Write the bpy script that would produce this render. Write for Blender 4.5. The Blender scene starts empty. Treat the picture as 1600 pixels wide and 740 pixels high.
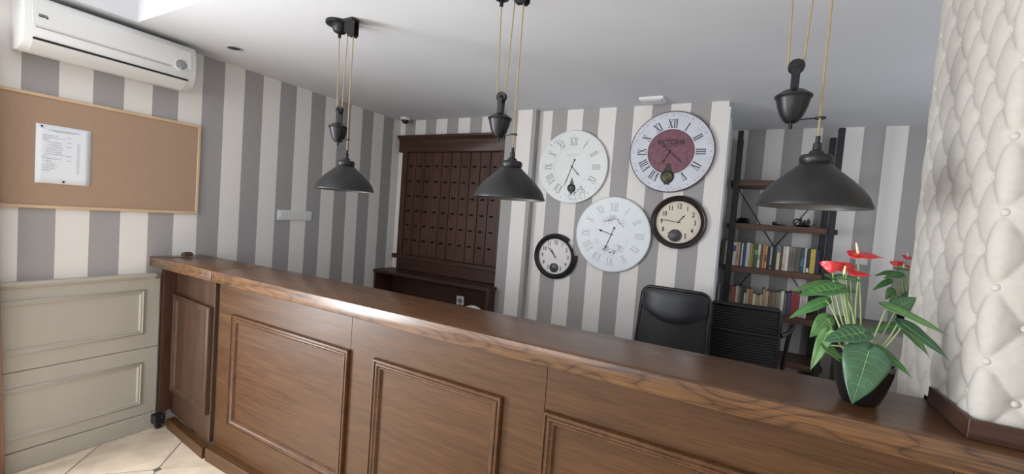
import bpy, bmesh, math, random
from mathutils import Vector, Matrix
random.seed(7)
PI = math.pi
C = bpy.context.scene.collection

# ------------------------------------------------------------------ camera
cam_d = bpy.data.cameras.new('camera')
cam = bpy.data.objects.new('camera', cam_d); C.objects.link(cam)
cam_d.sensor_width = 36.0; cam_d.lens = 36.0*667.0/1600.0
cam_d.clip_start = 0.02
cam.matrix_world = Matrix(((0.87563582, -0.08827548, 0.47483613, 3.35),
                           (0.47700131, 0.00395305, -0.87889369, 0.0),
                           (0.07570771, 0.99608826, 0.04556895, 1.571),
                           (0, 0, 0, 1)))
bpy.context.scene.camera = cam
# ------------------------------------------------------------------ world, lights, exposure
world = bpy.data.worlds.new('world'); bpy.context.scene.world = world
world.use_nodes = True
wb = world.node_tree.nodes['Background']
wb.inputs[0].default_value = (0.80, 0.88, 1.0, 1); wb.inputs[1].default_value = 1.0
def area(name, loc, rot, sx, sy, power, col):
    l = bpy.data.lights.new(name, 'AREA'); l.shape = 'RECTANGLE'; l.size = sx; l.size_y = sy
    l.energy = power; l.color = col
    o = bpy.data.objects.new(name, l); C.objects.link(o); o.location = loc; o.rotation_euler = rot
    return o
area('door_daylight', (0.03, -0.27, 1.20), (0, -PI/2+0.08, 0), 1.7, 1.10, 92, (0.94, 0.97, 1.0))
area('window_daylight', (1.45, -2.5, 1.50), (PI/2+0.20, 0, 0), 2.2, 1.5, 43, (0.95, 0.975, 1.0))
area('side_window_daylight', (5.16, 2.75, 1.60), (0, PI/2+0.15, 0), 1.3, 1.3, 3.5, (0.93, 0.95, 1.0))
vs = bpy.context.scene.view_settings
vs.view_transform = 'Standard'; vs.look = 'None'; vs.gamma = 1.0; vs.use_curve_mapping = False
vs.exposure = 0.72

# ------------------------------------------------------------------ helpers
class MB:
    def __init__(s): s.v = []; s.f = []; s.m = []
    def add(s, vs, fs, mi=0):
        o = len(s.v); s.v += [tuple(p) for p in vs]
        s.f += [tuple(i+o for i in f) for f in fs]; s.m += [mi]*len(fs); return s
    def box(s, x0, x1, y0, y1, z0, z1, mi=0):
        vs = [(x0,y0,z0),(x1,y0,z0),(x1,y1,z0),(x0,y1,z0),(x0,y0,z1),(x1,y0,z1),(x1,y1,z1),(x0,y1,z1)]
        return s.add(vs, [(0,3,2,1),(4,5,6,7),(0,1,5,4),(1,2,6,5),(2,3,7,6),(3,0,4,7)], mi)
    def rbox(s, c, sx, sy, sz, M=None, mi=0):      # box about centre c, turned by M
        M = M or Matrix.Identity(3)
        k = [(-1,-1,-1),(1,-1,-1),(1,1,-1),(-1,1,-1),(-1,-1,1),(1,-1,1),(1,1,1),(-1,1,1)]
        vs = [Vector(c)+M@Vector((a*sx/2,b*sy/2,d*sz/2)) for a,b,d in k]
        return s.add(vs, [(0,3,2,1),(4,5,6,7),(0,1,5,4),(1,2,6,5),(2,3,7,6),(3,0,4,7)], mi)
    def lathe(s, prof, n=32, c=(0,0,0), axis='z', mi=0, a0=0, a1=2*PI):
        full = abs((a1-a0)-2*PI) < 1e-6
        m = n if full else n+1
        vs = []
        for i in range(m):
            a = a0+(a1-a0)*i/n
            for r, h in prof:
                p = (r*math.cos(a), r*math.sin(a), h)
                if axis == 'y': p = (p[0], h, p[1])       # disc facing -y when h decreases
                if axis == 'x': p = (h, p[0], p[1])
                vs.append((p[0]+c[0], p[1]+c[1], p[2]+c[2]))
        k = len(prof); fs = []
        for i in range(n):
            j = (i+1) % m
            for q in range(k-1):
                fs.append((i*k+q, j*k+q, j*k+q+1, i*k+q+1))
        if not full:
            fs.append(tuple(range(k))); fs.append(tuple((m-1)*k+q for q in reversed(range(k))))
        return s.add(vs, fs, mi)
    def cyl(s, a, b, r, n=12, r2=None, mi=0):
        a = Vector(a); b = Vector(b); d = (b-a).normalized()
        u = d.orthogonal().normalized(); w = d.cross(u); r2 = r if r2 is None else r2
        vs = []
        for q, rr in ((a, r), (b, r2)):
            for i in range(n):
                t = 2*PI*i/n; vs.append(q+(u*math.cos(t)+w*math.sin(t))*rr)
        fs = [(i, (i+1) % n, n+(i+1) % n, n+i) for i in range(n)]
        fs += [tuple(reversed(range(n))), tuple(range(n, 2*n))]
        return s.add(vs, fs, mi)
    def tube(s, pts, r, n=8, mi=0, closed=False):
        pts = [Vector(p) for p in pts]; m = len(pts)
        rs = r if isinstance(r, (list, tuple)) else [r]*m
        up = None; vs = []
        for i in range(m):
            if closed: d = (pts[(i+1) % m]-pts[i-1]).normalized()
            else: d = (pts[min(i+1, m-1)]-pts[max(i-1, 0)]).normalized()
            if up is None: up = d.orthogonal().normalized()
            u = (up-d*up.dot(d))
            u = u.normalized() if u.length > 1e-5 else d.orthogonal().normalized()
            up = u; w = d.cross(u)
            for k in range(n):
                t = 2*PI*k/n; vs.append(pts[i]+(u*math.cos(t)+w*math.sin(t))*rs[i])
        fs = []
        for i in range(m if closed else m-1):
            j = (i+1) % m
            for k in range(n): fs.append((i*n+k, i*n+(k+1) % n, j*n+(k+1) % n, j*n+k))
        if not closed: fs += [tuple(reversed(range(n))), tuple((m-1)*n+k for k in range(n))]
        return s.add(vs, fs, mi)
    def prism(s, poly, h0, h1, axis='y', mi=0):    # polygon extruded along an axis
        n = len(poly)
        def P(p, h):
            if axis == 'y': return (p[0], h, p[1])
            if axis == 'x': return (h, p[0], p[1])
            return (p[0], p[1], h)
        vs = [P(p, h0) for p in poly]+[P(p, h1) for p in poly]
        fs = [tuple(range(n)), tuple(reversed(range(n, 2*n)))]
        fs += [(i, n+i, n+(i+1) % n, (i+1) % n) for i in range(n)]
        return s.add(vs, fs, mi)
    def frame(s, x0, x1, z0, z1, prof, put, mi=0):  # mitred moulding: prof = [(inset, height)]; put(x,z,h) -> point
        vs = []
        for ins, h in prof:
            for x, z in ((x0+ins, z0+ins), (x1-ins, z0+ins), (x1-ins, z1-ins), (x0+ins, z1-ins)):
                vs.append(put(x, z, h))
        fs = []
        for k in range(len(prof)-1):
            for i in range(4):
                j = (i+1) % 4; fs.append((k*4+i, k*4+j, (k+1)*4+j, (k+1)*4+i))
        return s.add(vs, fs, mi)

def finish(me, bevel=0.0, smooth=35, seg=1):
    bm = bmesh.new(); bm.from_mesh(me)
    bmesh.ops.recalc_face_normals(bm, faces=bm.faces)
    if bevel:
        ed = [e for e in bm.edges if len(e.link_faces) == 2 and e.calc_face_angle(0) > math.radians(30)]
        bmesh.ops.bevel(bm, geom=ed, offset=bevel, segments=seg, affect='EDGES', clamp_overlap=True, profile=0.5)
    bm.to_mesh(me); bm.free()
    if smooth:
        me.polygons.foreach_set('use_smooth', [True]*len(me.polygons))
        me.set_sharp_from_angle(angle=math.radians(smooth))

def wloc(p):
    v = Vector((0,0,0))
    while p is not None: v = v+p.location; p = p.parent
    return v
def obj(name, mb, mats, parent=None, bevel=0.0, smooth=35, local=False, seg=1, label=None, recalc=True):
    o0 = Vector((0,0,0)) if (local or parent is None) else wloc(parent)
    me = bpy.data.meshes.new(name)
    me.from_pydata([tuple(Vector(p)-o0) for p in mb.v], [], mb.f)
    for m in (mats if isinstance(mats, (list, tuple)) else [mats]): me.materials.append(m)
    me.polygons.foreach_set('material_index', mb.m)
    if recalc: finish(me, bevel, smooth, seg)
    elif smooth: me.polygons.foreach_set('use_smooth', [True]*len(me.polygons))
    o = bpy.data.objects.new(name, me); C.objects.link(o)
    if parent is not None: o.parent = parent
    if label: o['label'] = label
    return o
def thing(name, label, cat, loc=(0,0,0), group=None, rot=None):
    o = bpy.data.objects.new(name, None); C.objects.link(o); o.location = loc
    o.empty_display_size = 0.05
    if rot: o.rotation_euler = rot
    o['label'] = label; o['category'] = cat
    if group: o['group'] = group
    return o
def tag(o, label, cat, group=None):
    o['label'] = label; o['category'] = cat
    if group: o['group'] = group
    return o
def struct(name, mb, mat, parent=None, label=None, cat=None, **k):
    o = obj(name, mb, mat, parent, **k)
    if parent is None: o['kind'] = 'structure'
    if label: o['label'] = label
    if cat: o['category'] = cat
    return o
def copyobj(o, parent, loc=None):
    c = o.copy(); C.objects.link(c); c.parent = parent
    if loc is not None: c.location = loc
    return c
def copy_tree(o, parent=None):
    c = o.copy(); C.objects.link(c); c.parent = parent
    for ch in list(o.children): copy_tree(ch, c)
    return c

# ------------------------------------------------------------------ materials
def srgb(r, g, b):
    f = lambda c: (c/255/12.92) if c/255 <= 0.04045 else ((c/255+0.055)/1.055)**2.4
    return (f(r), f(g), f(b), 1)
def new_mat(name):
    m = bpy.data.materials.new(name); m.use_nodes = True
    nt = m.node_tree; return m, nt, nt.nodes['Principled BSDF']
def mat(name, col, rough=0.5, metal=0.0, noise=0.0, nscale=20.0, bump=0.0, bscale=80.0, spec=0.5, stretch=(1,1,1), emit=None, coat=0.0):
    m, nt, b = new_mat(name)
    b.inputs['Roughness'].default_value = rough; b.inputs['Metallic'].default_value = metal
    b.inputs['Specular IOR Level'].default_value = spec; b.inputs['Coat Weight'].default_value = coat
    b.inputs['Base Color'].default_value = col
    if noise or bump:
        tc = nt.nodes.new('ShaderNodeTexCoord'); mp = nt.nodes.new('ShaderNodeMapping')
        mp.inputs['Scale'].default_value = stretch; nt.links.new(tc.outputs['Object'], mp.inputs[0])
    if noise:
        n = nt.nodes.new('ShaderNodeTexNoise'); n.inputs['Scale'].default_value = nscale; n.inputs['Detail'].default_value = 4
        r = nt.nodes.new('ShaderNodeValToRGB')
        r.color_ramp.elements[0].position = 0.3; r.color_ramp.elements[1].position = 0.7
        r.color_ramp.elements[0].color = tuple(c*(1-noise) for c in col[:3])+(1,)
        r.color_ramp.elements[1].color = tuple(min(1, c*(1+noise)) for c in col[:3])+(1,)
        nt.links.new(mp.outputs[0], n.inputs[0]); nt.links.new(n.outputs[0], r.inputs[0]); nt.links.new(r.outputs[0], b.inputs['Base Color'])
    if bump:
        n = nt.nodes.new('ShaderNodeTexNoise'); n.inputs['Scale'].default_value = bscale; n.inputs['Detail'].default_value = 5
        bp = nt.nodes.new('ShaderNodeBump'); bp.inputs['Strength'].default_value = bump; bp.inputs['Distance'].default_value = 0.002
        nt.links.new(mp.outputs[0], n.inputs[0]); nt.links.new(n.outputs[0], bp.inputs['Height']); nt.links.new(bp.outputs[0], b.inputs['Normal'])
    return m
def stripes(name, light, dark, axis, start, period=0.2787):   # printed wallpaper: dark stripe from `start`, then light
    m, nt, b = new_mat(name); L = nt.links.new
    tc = nt.nodes.new('ShaderNodeTexCoord'); sp = nt.nodes.new('ShaderNodeSeparateXYZ'); L(tc.outputs['Object'], sp.inputs[0])
    wn = nt.nodes.new('ShaderNodeTexNoise'); wn.inputs['Scale'].default_value = 1.5; L(tc.outputs['Object'], wn.inputs[0])
    a0 = nt.nodes.new('ShaderNodeMath'); a0.operation = 'MULTIPLY_ADD'; L(wn.outputs[0], a0.inputs[0]); a0.inputs[1].default_value = 0.006
    L(sp.outputs[axis], a0.inputs[2])
    a = nt.nodes.new('ShaderNodeMath'); a.operation = 'SUBTRACT'; L(a0.outputs[0], a.inputs[0]); a.inputs[1].default_value = start+0.003
    d = nt.nodes.new('ShaderNodeMath'); d.operation = 'DIVIDE'; L(a.outputs[0], d.inputs[0]); d.inputs[1].default_value = period
    fl = nt.nodes.new('ShaderNodeMath'); fl.operation = 'FLOOR'; L(d.outputs[0], fl.inputs[0])
    fr = nt.nodes.new('ShaderNodeMath'); fr.operation = 'SUBTRACT'; L(d.outputs[0], fr.inputs[0]); L(fl.outputs[0], fr.inputs[1])
    g = nt.nodes.new('ShaderNodeMath'); g.operation = 'GREATER_THAN'; L(fr.outputs[0], g.inputs[0]); g.inputs[1].default_value = 0.5
    n = nt.nodes.new('ShaderNodeTexNoise'); n.inputs['Scale'].default_value = 90; n.inputs['Detail'].default_value = 3; L(tc.outputs['Object'], n.inputs[0])
    mx = nt.nodes.new('ShaderNodeMix'); mx.data_type = 'RGBA'; L(g.outputs[0], mx.inputs[0]); mx.inputs[6].default_value = dark; mx.inputs[7].default_value = light
    m2 = nt.nodes.new('ShaderNodeMix'); m2.data_type = 'RGBA'; m2.blend_type = 'MULTIPLY'; m2.inputs[0].default_value = 0.12
    L(mx.outputs[2], m2.inputs[6]); L(n.outputs[1], m2.inputs[7]); L(m2.outputs[2], b.inputs['Base Color'])
    bp = nt.nodes.new('ShaderNodeBump'); bp.inputs['Strength'].default_value = 0.25; bp.inputs['Distance'].default_value = 0.0008
    L(n.outputs[0], bp.inputs['Height']); L(bp.outputs[0], b.inputs['Normal'])
    b.inputs['Roughness'].default_value = 0.62; b.inputs['Specular IOR Level'].default_value = 0.3
    return m
def wood(name, dark, light, scale=(1.2, 22, 22), rough=0.4, rings=0.0, ringf=26.0, bump=0.25, coat=0.0, seed=0.0, fib=(6, 160, 160)):
    m, nt, b = new_mat(name); L = nt.links.new; N = nt.nodes.new
    tc = N('ShaderNodeTexCoord'); mp = N('ShaderNodeMapping'); mp.inputs['Scale'].default_value = scale; mp.inputs['Location'].default_value = (seed, seed*.7, seed*1.3)
    L(tc.outputs['Object'], mp.inputs[0])
    n1 = N('ShaderNodeTexNoise'); n1.inputs['Scale'].default_value = 1.0; n1.inputs['Detail'].default_value = 5; n1.inputs['Distortion'].default_value = 0.4; L(mp.outputs[0], n1.inputs[0])
    mf = N('ShaderNodeMapping'); mf.inputs['Scale'].default_value = fib; L(tc.outputs['Object'], mf.inputs[0])
    n2 = N('ShaderNodeTexNoise'); n2.inputs['Scale'].default_value = 1.0; n2.inputs['Detail'].default_value = 3; L(mf.outputs[0], n2.inputs[0])
    mix = N('ShaderNodeMath'); mix.operation = 'MULTIPLY_ADD'; L(n2.outputs[0], mix.inputs[0]); mix.inputs[1].default_value = 0.55
    sc = N('ShaderNodeMath'); sc.operation = 'MULTIPLY'; L(n1.outputs[0], sc.inputs[0]); sc.inputs[1].default_value = 0.5; L(sc.outputs[0], mix.inputs[2])
    val = mix
    if rings:
        ml = N('ShaderNodeMapping'); ml.inputs['Scale'].default_value = (2.6, 8, 9); ml.inputs['Location'].default_value = (3+seed, 1, 2); L(tc.outputs['Object'], ml.inputs[0])
        n3 = N('ShaderNodeTexNoise'); n3.inputs['Scale'].default_value = 1.0; n3.inputs['Detail'].default_value = 1.5; L(ml.outputs[0], n3.inputs[0])
        s1 = N('ShaderNodeMath'); s1.operation = 'MULTIPLY'; L(n3.outputs[0], s1.inputs[0]); s1.inputs[1].default_value = ringf*6.28
        s2 = N('ShaderNodeMath'); s2.operation = 'SINE'; L(s1.outputs[0], s2.inputs[0])
        sa = N('ShaderNodeMath'); sa.operation = 'ABSOLUTE'; L(s2.outputs[0], sa.inputs[0])
        sp_ = N('ShaderNodeMath'); sp_.operation = 'POWER'; L(sa.outputs[0], sp_.inputs[0]); sp_.inputs[1].default_value = 0.4
        sb_ = N('ShaderNodeMath'); sb_.operation = 'SUBTRACT'; L(sp_.outputs[0], sb_.inputs[0]); sb_.inputs[1].default_value = 0.75
        s3 = N('ShaderNodeMath'); s3.operation = 'MULTIPLY_ADD'; L(sb_.outputs[0], s3.inputs[0]); s3.inputs[1].default_value = rings; L(mix.outputs[0], s3.inputs[2])
        val = s3; sc.inputs[1].default_value = 0.3; mix.inputs[1].default_value = 0.75
    r = N('ShaderNodeValToRGB'); r.color_ramp.elements[0].position = 0.33; r.color_ramp.elements[1].position = 0.72
    r.color_ramp.elements[0].color = dark; r.color_ramp.elements[1].color = light
    L(val.outputs[0], r.inputs[0]); L(r.outputs[0], b.inputs['Base Color'])
    bp = N('ShaderNodeBump'); bp.inputs['Strength'].default_value = bump; bp.inputs['Distance'].default_value = 0.0008
    L(val.outputs[0], bp.inputs['Height']); L(bp.outputs[0], b.inputs['Normal'])
    rr = N('ShaderNodeMath'); rr.operation = 'MULTIPLY_ADD'; L(n1.outputs[0], rr.inputs[0]); rr.inputs[1].default_value = 0.22; rr.inputs[2].default_value = rough-0.11
    L(rr.outputs[0], b.inputs['Roughness'])
    b.inputs['Coat Weight'].default_value = coat; b.inputs['Coat Roughness'].default_value = 0.25
    b.inputs['Specular IOR Level'].default_value = 0.35
    return m

LIGHT = (0.78, 0.745, 0.71, 1); DARK = (0.365, 0.348, 0.345, 1)
M = {}
M['paper_left'] = stripes('wallpaper_left', LIGHT, DARK, 1, 0.734)
M['paper_back'] = stripes('wallpaper_back', LIGHT, DARK, 0, 0.3465)
M['paper_pillar'] = stripes('wallpaper_pillar', LIGHT, DARK, 0, 1.374)
M['paper_clock'] = stripes('wallpaper_clock', LIGHT, DARK, 0, 1.810)
M['paper_alcove'] = stripes('wallpaper_alcove', LIGHT, DARK, 0, 3.307, 0.2745)
M['ceiling'] = mat('ceiling_paint', (0.66, 0.67, 0.70, 1), 0.85, noise=0.02, nscale=3, bump=0.1, bscale=60)
M['white'] = mat('white_paint', (0.80, 0.80, 0.79, 1), 0.5)
M['trimwhite'] = mat('trim_white', (0.72, 0.72, 0.72, 1), 0.45)
M['panelling'] = mat('panelling_paint', (0.42, 0.39, 0.335, 1), 0.5, noise=0.03, nscale=6, bump=0.06, bscale=120)
M['grout'] = mat('grout', (0.12, 0.11, 0.10, 1), 0.9)
M['tile'] = mat('floor_tile', (0.62, 0.52, 0.40, 1), 0.38, noise=0.16, nscale=7, bump=0.1, bscale=25)
M['inset'] = mat('dark_inset', (0.12, 0.11, 0.10, 1), 0.4)
M['oak'] = wood('oak_front', (0.042, 0.0165, 0.0050, 1), (0.102, 0.044, 0.0135, 1), (2.2, 40, 34), 0.42, bump=0.25, coat=0.06, fib=(10, 260, 260))
M['oak_v'] = wood('oak_moulding', (0.042, 0.017, 0.006, 1), (0.118, 0.052, 0.020, 1), (9, 9, 9), 0.36, bump=0.15, coat=0.05, fib=(90, 90, 90))
M['oak_gate'] = wood('oak_gate', (0.040, 0.020, 0.012, 1), (0.095, 0.050, 0.030, 1), (14, 14, 1.2), 0.42, bump=0.2, fib=(120, 120, 8))
M['oak_top'] = wood('oak_worktop', (0.070, 0.030, 0.013, 1), (0.170, 0.080, 0.036, 1), (1.3, 16, 16), 0.30, rings=0.07, ringf=10, bump=0.2, coat=0.12)
M['oak_edge'] = wood('oak_worktop_edge', (0.030, 0.010, 0.0035, 1), (0.165, 0.076, 0.026, 1), (1.6, 24, 30), 0.36, rings=0.26, ringf=5.5, bump=0.4, coat=0.45, seed=2.0, fib=(5, 260, 260))
M['walnut'] = wood('dark_walnut', (0.028, 0.011, 0.006, 1), (0.085, 0.035, 0.020, 1), (12, 12, 1.0), 0.45, bump=0.25, fib=(110, 110, 8))
M['walnut_h'] = wood('dark_walnut_rail', (0.028, 0.012, 0.007, 1), (0.075, 0.033, 0.020, 1), (1.2, 16, 16), 0.42, bump=0.2)
M['shelfwood'] = wood('shelf_wood', (0.045, 0.022, 0.013, 1), (0.13, 0.066, 0.040, 1), (2, 30, 30), 0.45)
M['iron'] = mat('blackened_iron', (0.022, 0.022, 0.024, 1), 0.38, 0.6, noise=0.25, nscale=12, bump=0.2, bscale=60)
M['shade'] = mat('blackened_shade', (0.026, 0.026, 0.027, 1), 0.42, 0.45, noise=0.35, nscale=9, bump=0.25, bscale=45)
M['shade_in'] = mat('shade_inside', (0.10, 0.095, 0.09, 1), 0.45, 0.3)
M['cord'] = mat('gold_cord', (0.30, 0.215, 0.10, 1), 0.6, bump=0.5, bscale=400)
M['black'] = mat('black_paint', (0.010, 0.010, 0.011, 1), 0.4)
M['blackmetal'] = mat('black_metal', (0.012, 0.013, 0.016, 1), 0.45, 0.2)
M['hook'] = mat('hook_iron', (0.008, 0.007, 0.007, 1), 0.4, 0.5)
M['plastic'] = mat('white_plastic', (0.70, 0.70, 0.685, 1), 0.32)
M['plastic2'] = mat('white_plastic_dull', (0.66, 0.66, 0.65, 1), 0.4)
M['slot'] = mat('dark_slot', (0.01, 0.01, 0.012, 1), 0.6)
M['greyline'] = mat('grey_line', (0.36, 0.36, 0.37, 1), 0.5)
M['cork'] = mat('cork', (0.37, 0.25, 0.172, 1), 0.9, noise=0.10, nscale=160, bump=0.3, bscale=200)
M['pine'] = wood('pine_frame', (0.50, 0.34, 0.20, 1), (0.66, 0.48, 0.32, 1), (6, 6, 6), 0.5)
M['sheet'] = mat('paper_sheet', (0.76, 0.79, 0.83, 1), 0.7)
M['ink'] = mat('pale_ink', (0.42, 0.44, 0.47, 1), 0.8)
M['navy'] = mat('navy_pin', (0.03, 0.04, 0.10, 1), 0.4)
M['tuft'] = mat('cream_fabric', (0.46, 0.435, 0.395, 1), 0.85, noise=0.04, nscale=60, bump=0.35, bscale=500, spec=0.2)
M['button'] = mat('cream_button', (0.50, 0.475, 0.43, 1), 0.8, bump=0.3, bscale=500, spec=0.2)
M['curtain'] = mat('terracotta_curtain', (0.36, 0.21, 0.145, 1), 0.9, bump=0.3, bscale=200)
M['leather'] = mat('black_leather', (0.010, 0.011, 0.014, 1), 0.42, bump=0.2, bscale=150)
M['meshblk'] = mat('black_mesh_fabric', (0.008, 0.008, 0.009, 1), 0.7)
M['pot'] = mat('black_pot', (0.008, 0.008, 0.009, 1), 0.12, coat=0.5)
M['soil'] = mat('soil', (0.03, 0.02, 0.014, 1), 0.95, bump=1.0, bscale=120)
M['stem'] = mat('green_stem', (0.27, 0.36, 0.15, 1), 0.45)
M['red'] = mat('red_spathe', (0.55, 0.012, 0.016, 1), 0.28, noise=0.15, nscale=90, bump=0.8, bscale=110, coat=0.3)
M['spadix'] = mat('yellow_spadix', (0.72, 0.60, 0.33, 1), 0.5, bump=0.5, bscale=500)
def leafmat(name, col, col2):
    m = mat(name, col, 0.36, noise=0.22, nscale=22, bump=0.3, bscale=70)
    m.node_tree.nodes['Principled BSDF'].inputs['Transmission Weight'].default_value = 0.0
    return m
M['leaf'] = leafmat('leaf_green', (0.055, 0.155, 0.045, 1), None)
M['leaf_dark'] = leafmat('leaf_dark_green', (0.040, 0.105, 0.050, 1), None)
M['leaf_light'] = leafmat('leaf_light_green', (0.085, 0.19, 0.055, 1), None)
M['vein'] = mat('leaf_vein', (0.16, 0.30, 0.11, 1), 0.5)
# ================================================================== THE SETTING
CZ = 2.516
# floor: grout bed, then diagonal tiles with clipped corners and small dark insets
floor = struct('floor', MB().box(-0.02, 5.25, -2.65, 4.45, -0.06, -0.004), M['grout'])
def clip(poly, x0, x1, y0, y1):
    for ax, lim, sg in ((0, x0, 1), (0, x1, -1), (1, y0, 1), (1, y1, -1)):
        out = []
        for i in range(len(poly)):
            a, b = poly[i-1], poly[i]; da = sg*(a[ax]-lim); db = sg*(b[ax]-lim)
            if (da >= 0) != (db >= 0):
                t = da/(da-db); out.append((a[0]+(b[0]-a[0])*t, a[1]+(b[1]-a[1])*t))
            if db >= 0: out.append(b)
        poly = out
        if len(poly) < 3: return []
    return poly
TS = 0.4335; q2 = math.sqrt(.5); U0, V0 = 1.219, 0.423; cc = 0.020; gg = 0.0022
def uv(u, v): return ((u-v)*q2, (u+v)*q2)
far = MB(); tile_me = {}
for i in range(-9, 16):
    for j in range(-12, 10):
        u, v = U0+i*TS, V0+j*TS
        s = TS-gg
        loc = [(gg+cc, gg), (s-cc, gg), (s, gg+cc), (s, s-cc), (s-cc, s), (gg+cc, s), (gg, s-cc), (gg, gg+cc)]
        pc = uv(u+TS/2, v+TS/2)
        full = [uv(u+a, v+b) for a, b in loc]
        pl = clip(full, 0.022, 5.2, -2.6, 4.4)
        ins = clip([uv(u+a, v+b) for a, b in ((cc-gg*1.5, 0), (0, cc-gg*1.5), (-cc+gg*1.5, 0), (0, -cc+gg*1.5))], 0.022, 5.2, -2.6, 4.4)
        if not pl: continue
        near = -0.5 < pc[1] < 1.40 and pc[0] < 3.9
        hgt = 0.0005*((i*7+j*5) % 3)
        if near:
            isfull = len(pl) == 8 and all(abs(a[0]-b[0]) < 1e-9 and abs(a[1]-b[1]) < 1e-9 for a, b in zip(pl, full))
            if isfull and 'me' in tile_me:
                t = bpy.data.objects.new('tile', tile_me['me']); C.objects.link(t); t.parent = floor; t.location = (pc[0], pc[1], hgt)
            else:
                t = obj('tile', MB().prism([(a-pc[0], b-pc[1]) for a, b in pl], -0.004, 0.0, 'z'), M['tile'], floor, bevel=0.0012, local=True)
                t.location = (pc[0], pc[1], hgt)
                if isfull: tile_me['me'] = t.data
            if len(ins) >= 3:
                w = uv(u, v)
                o = obj('tile_inset', MB().prism([(a-w[0], b-w[1]) for a, b in ins], -0.004, 0.0, 'z'), M['inset'], floor, local=True); o.location = (w[0], w[1], 0)
        else:
            far.prism(pl, -0.004, 0.0, 'z')
            if len(ins) >= 3: far.prism(ins, -0.004, 0.0, 'z', 1)
o = obj('tile_field', far, [M['tile'], M['inset']], floor); o['kind'] = 'stuff'

# walls
wl = MB()
wl.box(-0.14, 0, 0.30, 3.64, 0, CZ+.3).box(-0.14, 0, -2.74, -1.10, 0, CZ+.3).box(-0.14, 0, -1.10, 0.30, 2.22, CZ+.3)
wall_left = struct('wall_left', wl, M['paper_left'])
struct('wall_back', MB().box(0, 1.40, 3.49, 3.63, 0, CZ), M['paper_back'])
struct('wall_pillar', MB().box(1.40, 1.690, 3.345, 3.63, 0, CZ), M['paper_pillar'])
struct('wall_clocks', MB().box(1.690, 3.178, 3.420, 4.54, 0, CZ), M['paper_clock'])
struct('wall_alcove', MB().box(3.178, 5.20, 4.40, 4.54, 0, CZ), M['paper_alcove'])
struct('wall_right', MB().box(5.20, 5.34, -2.74, 2.05, 0, CZ+.3).box(5.20, 5.34, 3.45, 4.54, 0, CZ+.3).box(5.20, 5.34, 2.05, 3.45, 0, .9).box(5.20, 5.34, 2.05, 3.45, 2.3, CZ+.3), M['white'])
wf = MB()
wf.box(0, 0.3, -2.74, -2.60, 0, CZ+.3).box(2.6, 5.2, -2.74, -2.60, 0, CZ+.3).box(0.3, 2.6, -2.74, -2.60, 0, 0.75).box(0.3, 2.6, -2.74, -2.60, 2.35, CZ+.3)
struct('wall_front', wf, M['white'])
# casings on the outer corner of the clock wall
o = struct('trim_1', MB().box(3.178, 3.192, 3.418, 3.455, 0, CZ-.04).box(3.178, 3.188, 3.47, 3.50, 0, CZ-.06), M['trimwhite'], bevel=0.003)
o['label'] = 'white corner casing at the right end of the clock wall'
struct('trim_2', MB().box(3.178, 3.194, 3.56, 3.66, 0, CZ-.08).box(3.178, 3.186, 3.70, 4.38, 0, CZ-.08), M['trimwhite'], bevel=0.003)

w2 = MB()
for y in (2.05, 2.72, 3.39): w2.box(5.24, 5.30, y, y+.06, .9, 2.3)
for z in (.9, 2.24): w2.box(5.24, 5.30, 2.05, 3.45, z, z+.06)
struct('window_2', w2, M['trimwhite'])
# ceiling with a raised tray over the lobby
RX0, RX1, RY0, RY1, RZ = 0.225, 4.6, -2.2, 1.125, 2.76
cl = MB()
cl.box(-0.14, 5.34, RY1, 4.54, CZ, RZ).box(-0.14, RX0, -2.74, RY1, CZ, RZ).box(RX1, 5.34, -2.74, RY1, CZ, RZ).box(RX0, RX1, -2.74, RY0, CZ, RZ)
cl.box(-0.14, 5.34, -2.74, 4.54, RZ, RZ+.1)
ceiling = struct('ceiling', cl, M['ceiling'])
cv = MB()
cv.frame(RX0, RX1, RY0, RY1, [(0, -.045), (.012, -.045), (.02, -.03), (.045, -.012), (.05, 0)], lambda x, y, h: (x, y, RZ+h))
struct('cornice', cv, M['ceiling'], ceiling)

# window behind the camera, glazed door on the left
wfz = MB()
for x in (0.3, 1.42, 2.54): wfz.box(x, x+.06, -2.70, -2.64, 0.75, 2.35)
for z in (0.75, 2.29): wfz.box(0.3, 2.6, -2.70, -2.64, z, z+.06)
w1 = struct('window_1', wfz, M['trimwhite'])
gm, nt, b = new_mat('window_glass'); b.inputs['Transmission Weight'].default_value = 1; b.inputs['Roughness'].default_value = 0; b.inputs['IOR'].default_value = 1.05
for x in (0.36, 1.48): obj('pane', MB().box(x, x+1.06, -2.675, -2.669, 0.81, 2.29), gm, w1)
dz = MB()
for y in (-1.10, -0.43, 0.23): dz.box(-0.10, -0.05, y, y+.07, 0, 2.22)
for z in (0.0, 2.15): dz.box(-0.10, -0.05, -1.10, 0.30, z, z+.07)
d1 = struct('door_1', dz, M['trimwhite'])
for y in (-1.03, -0.36): obj('pane', MB().box(-0.078, -0.072, y, y+.60, 0.07, 2.15), gm, d1)

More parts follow.
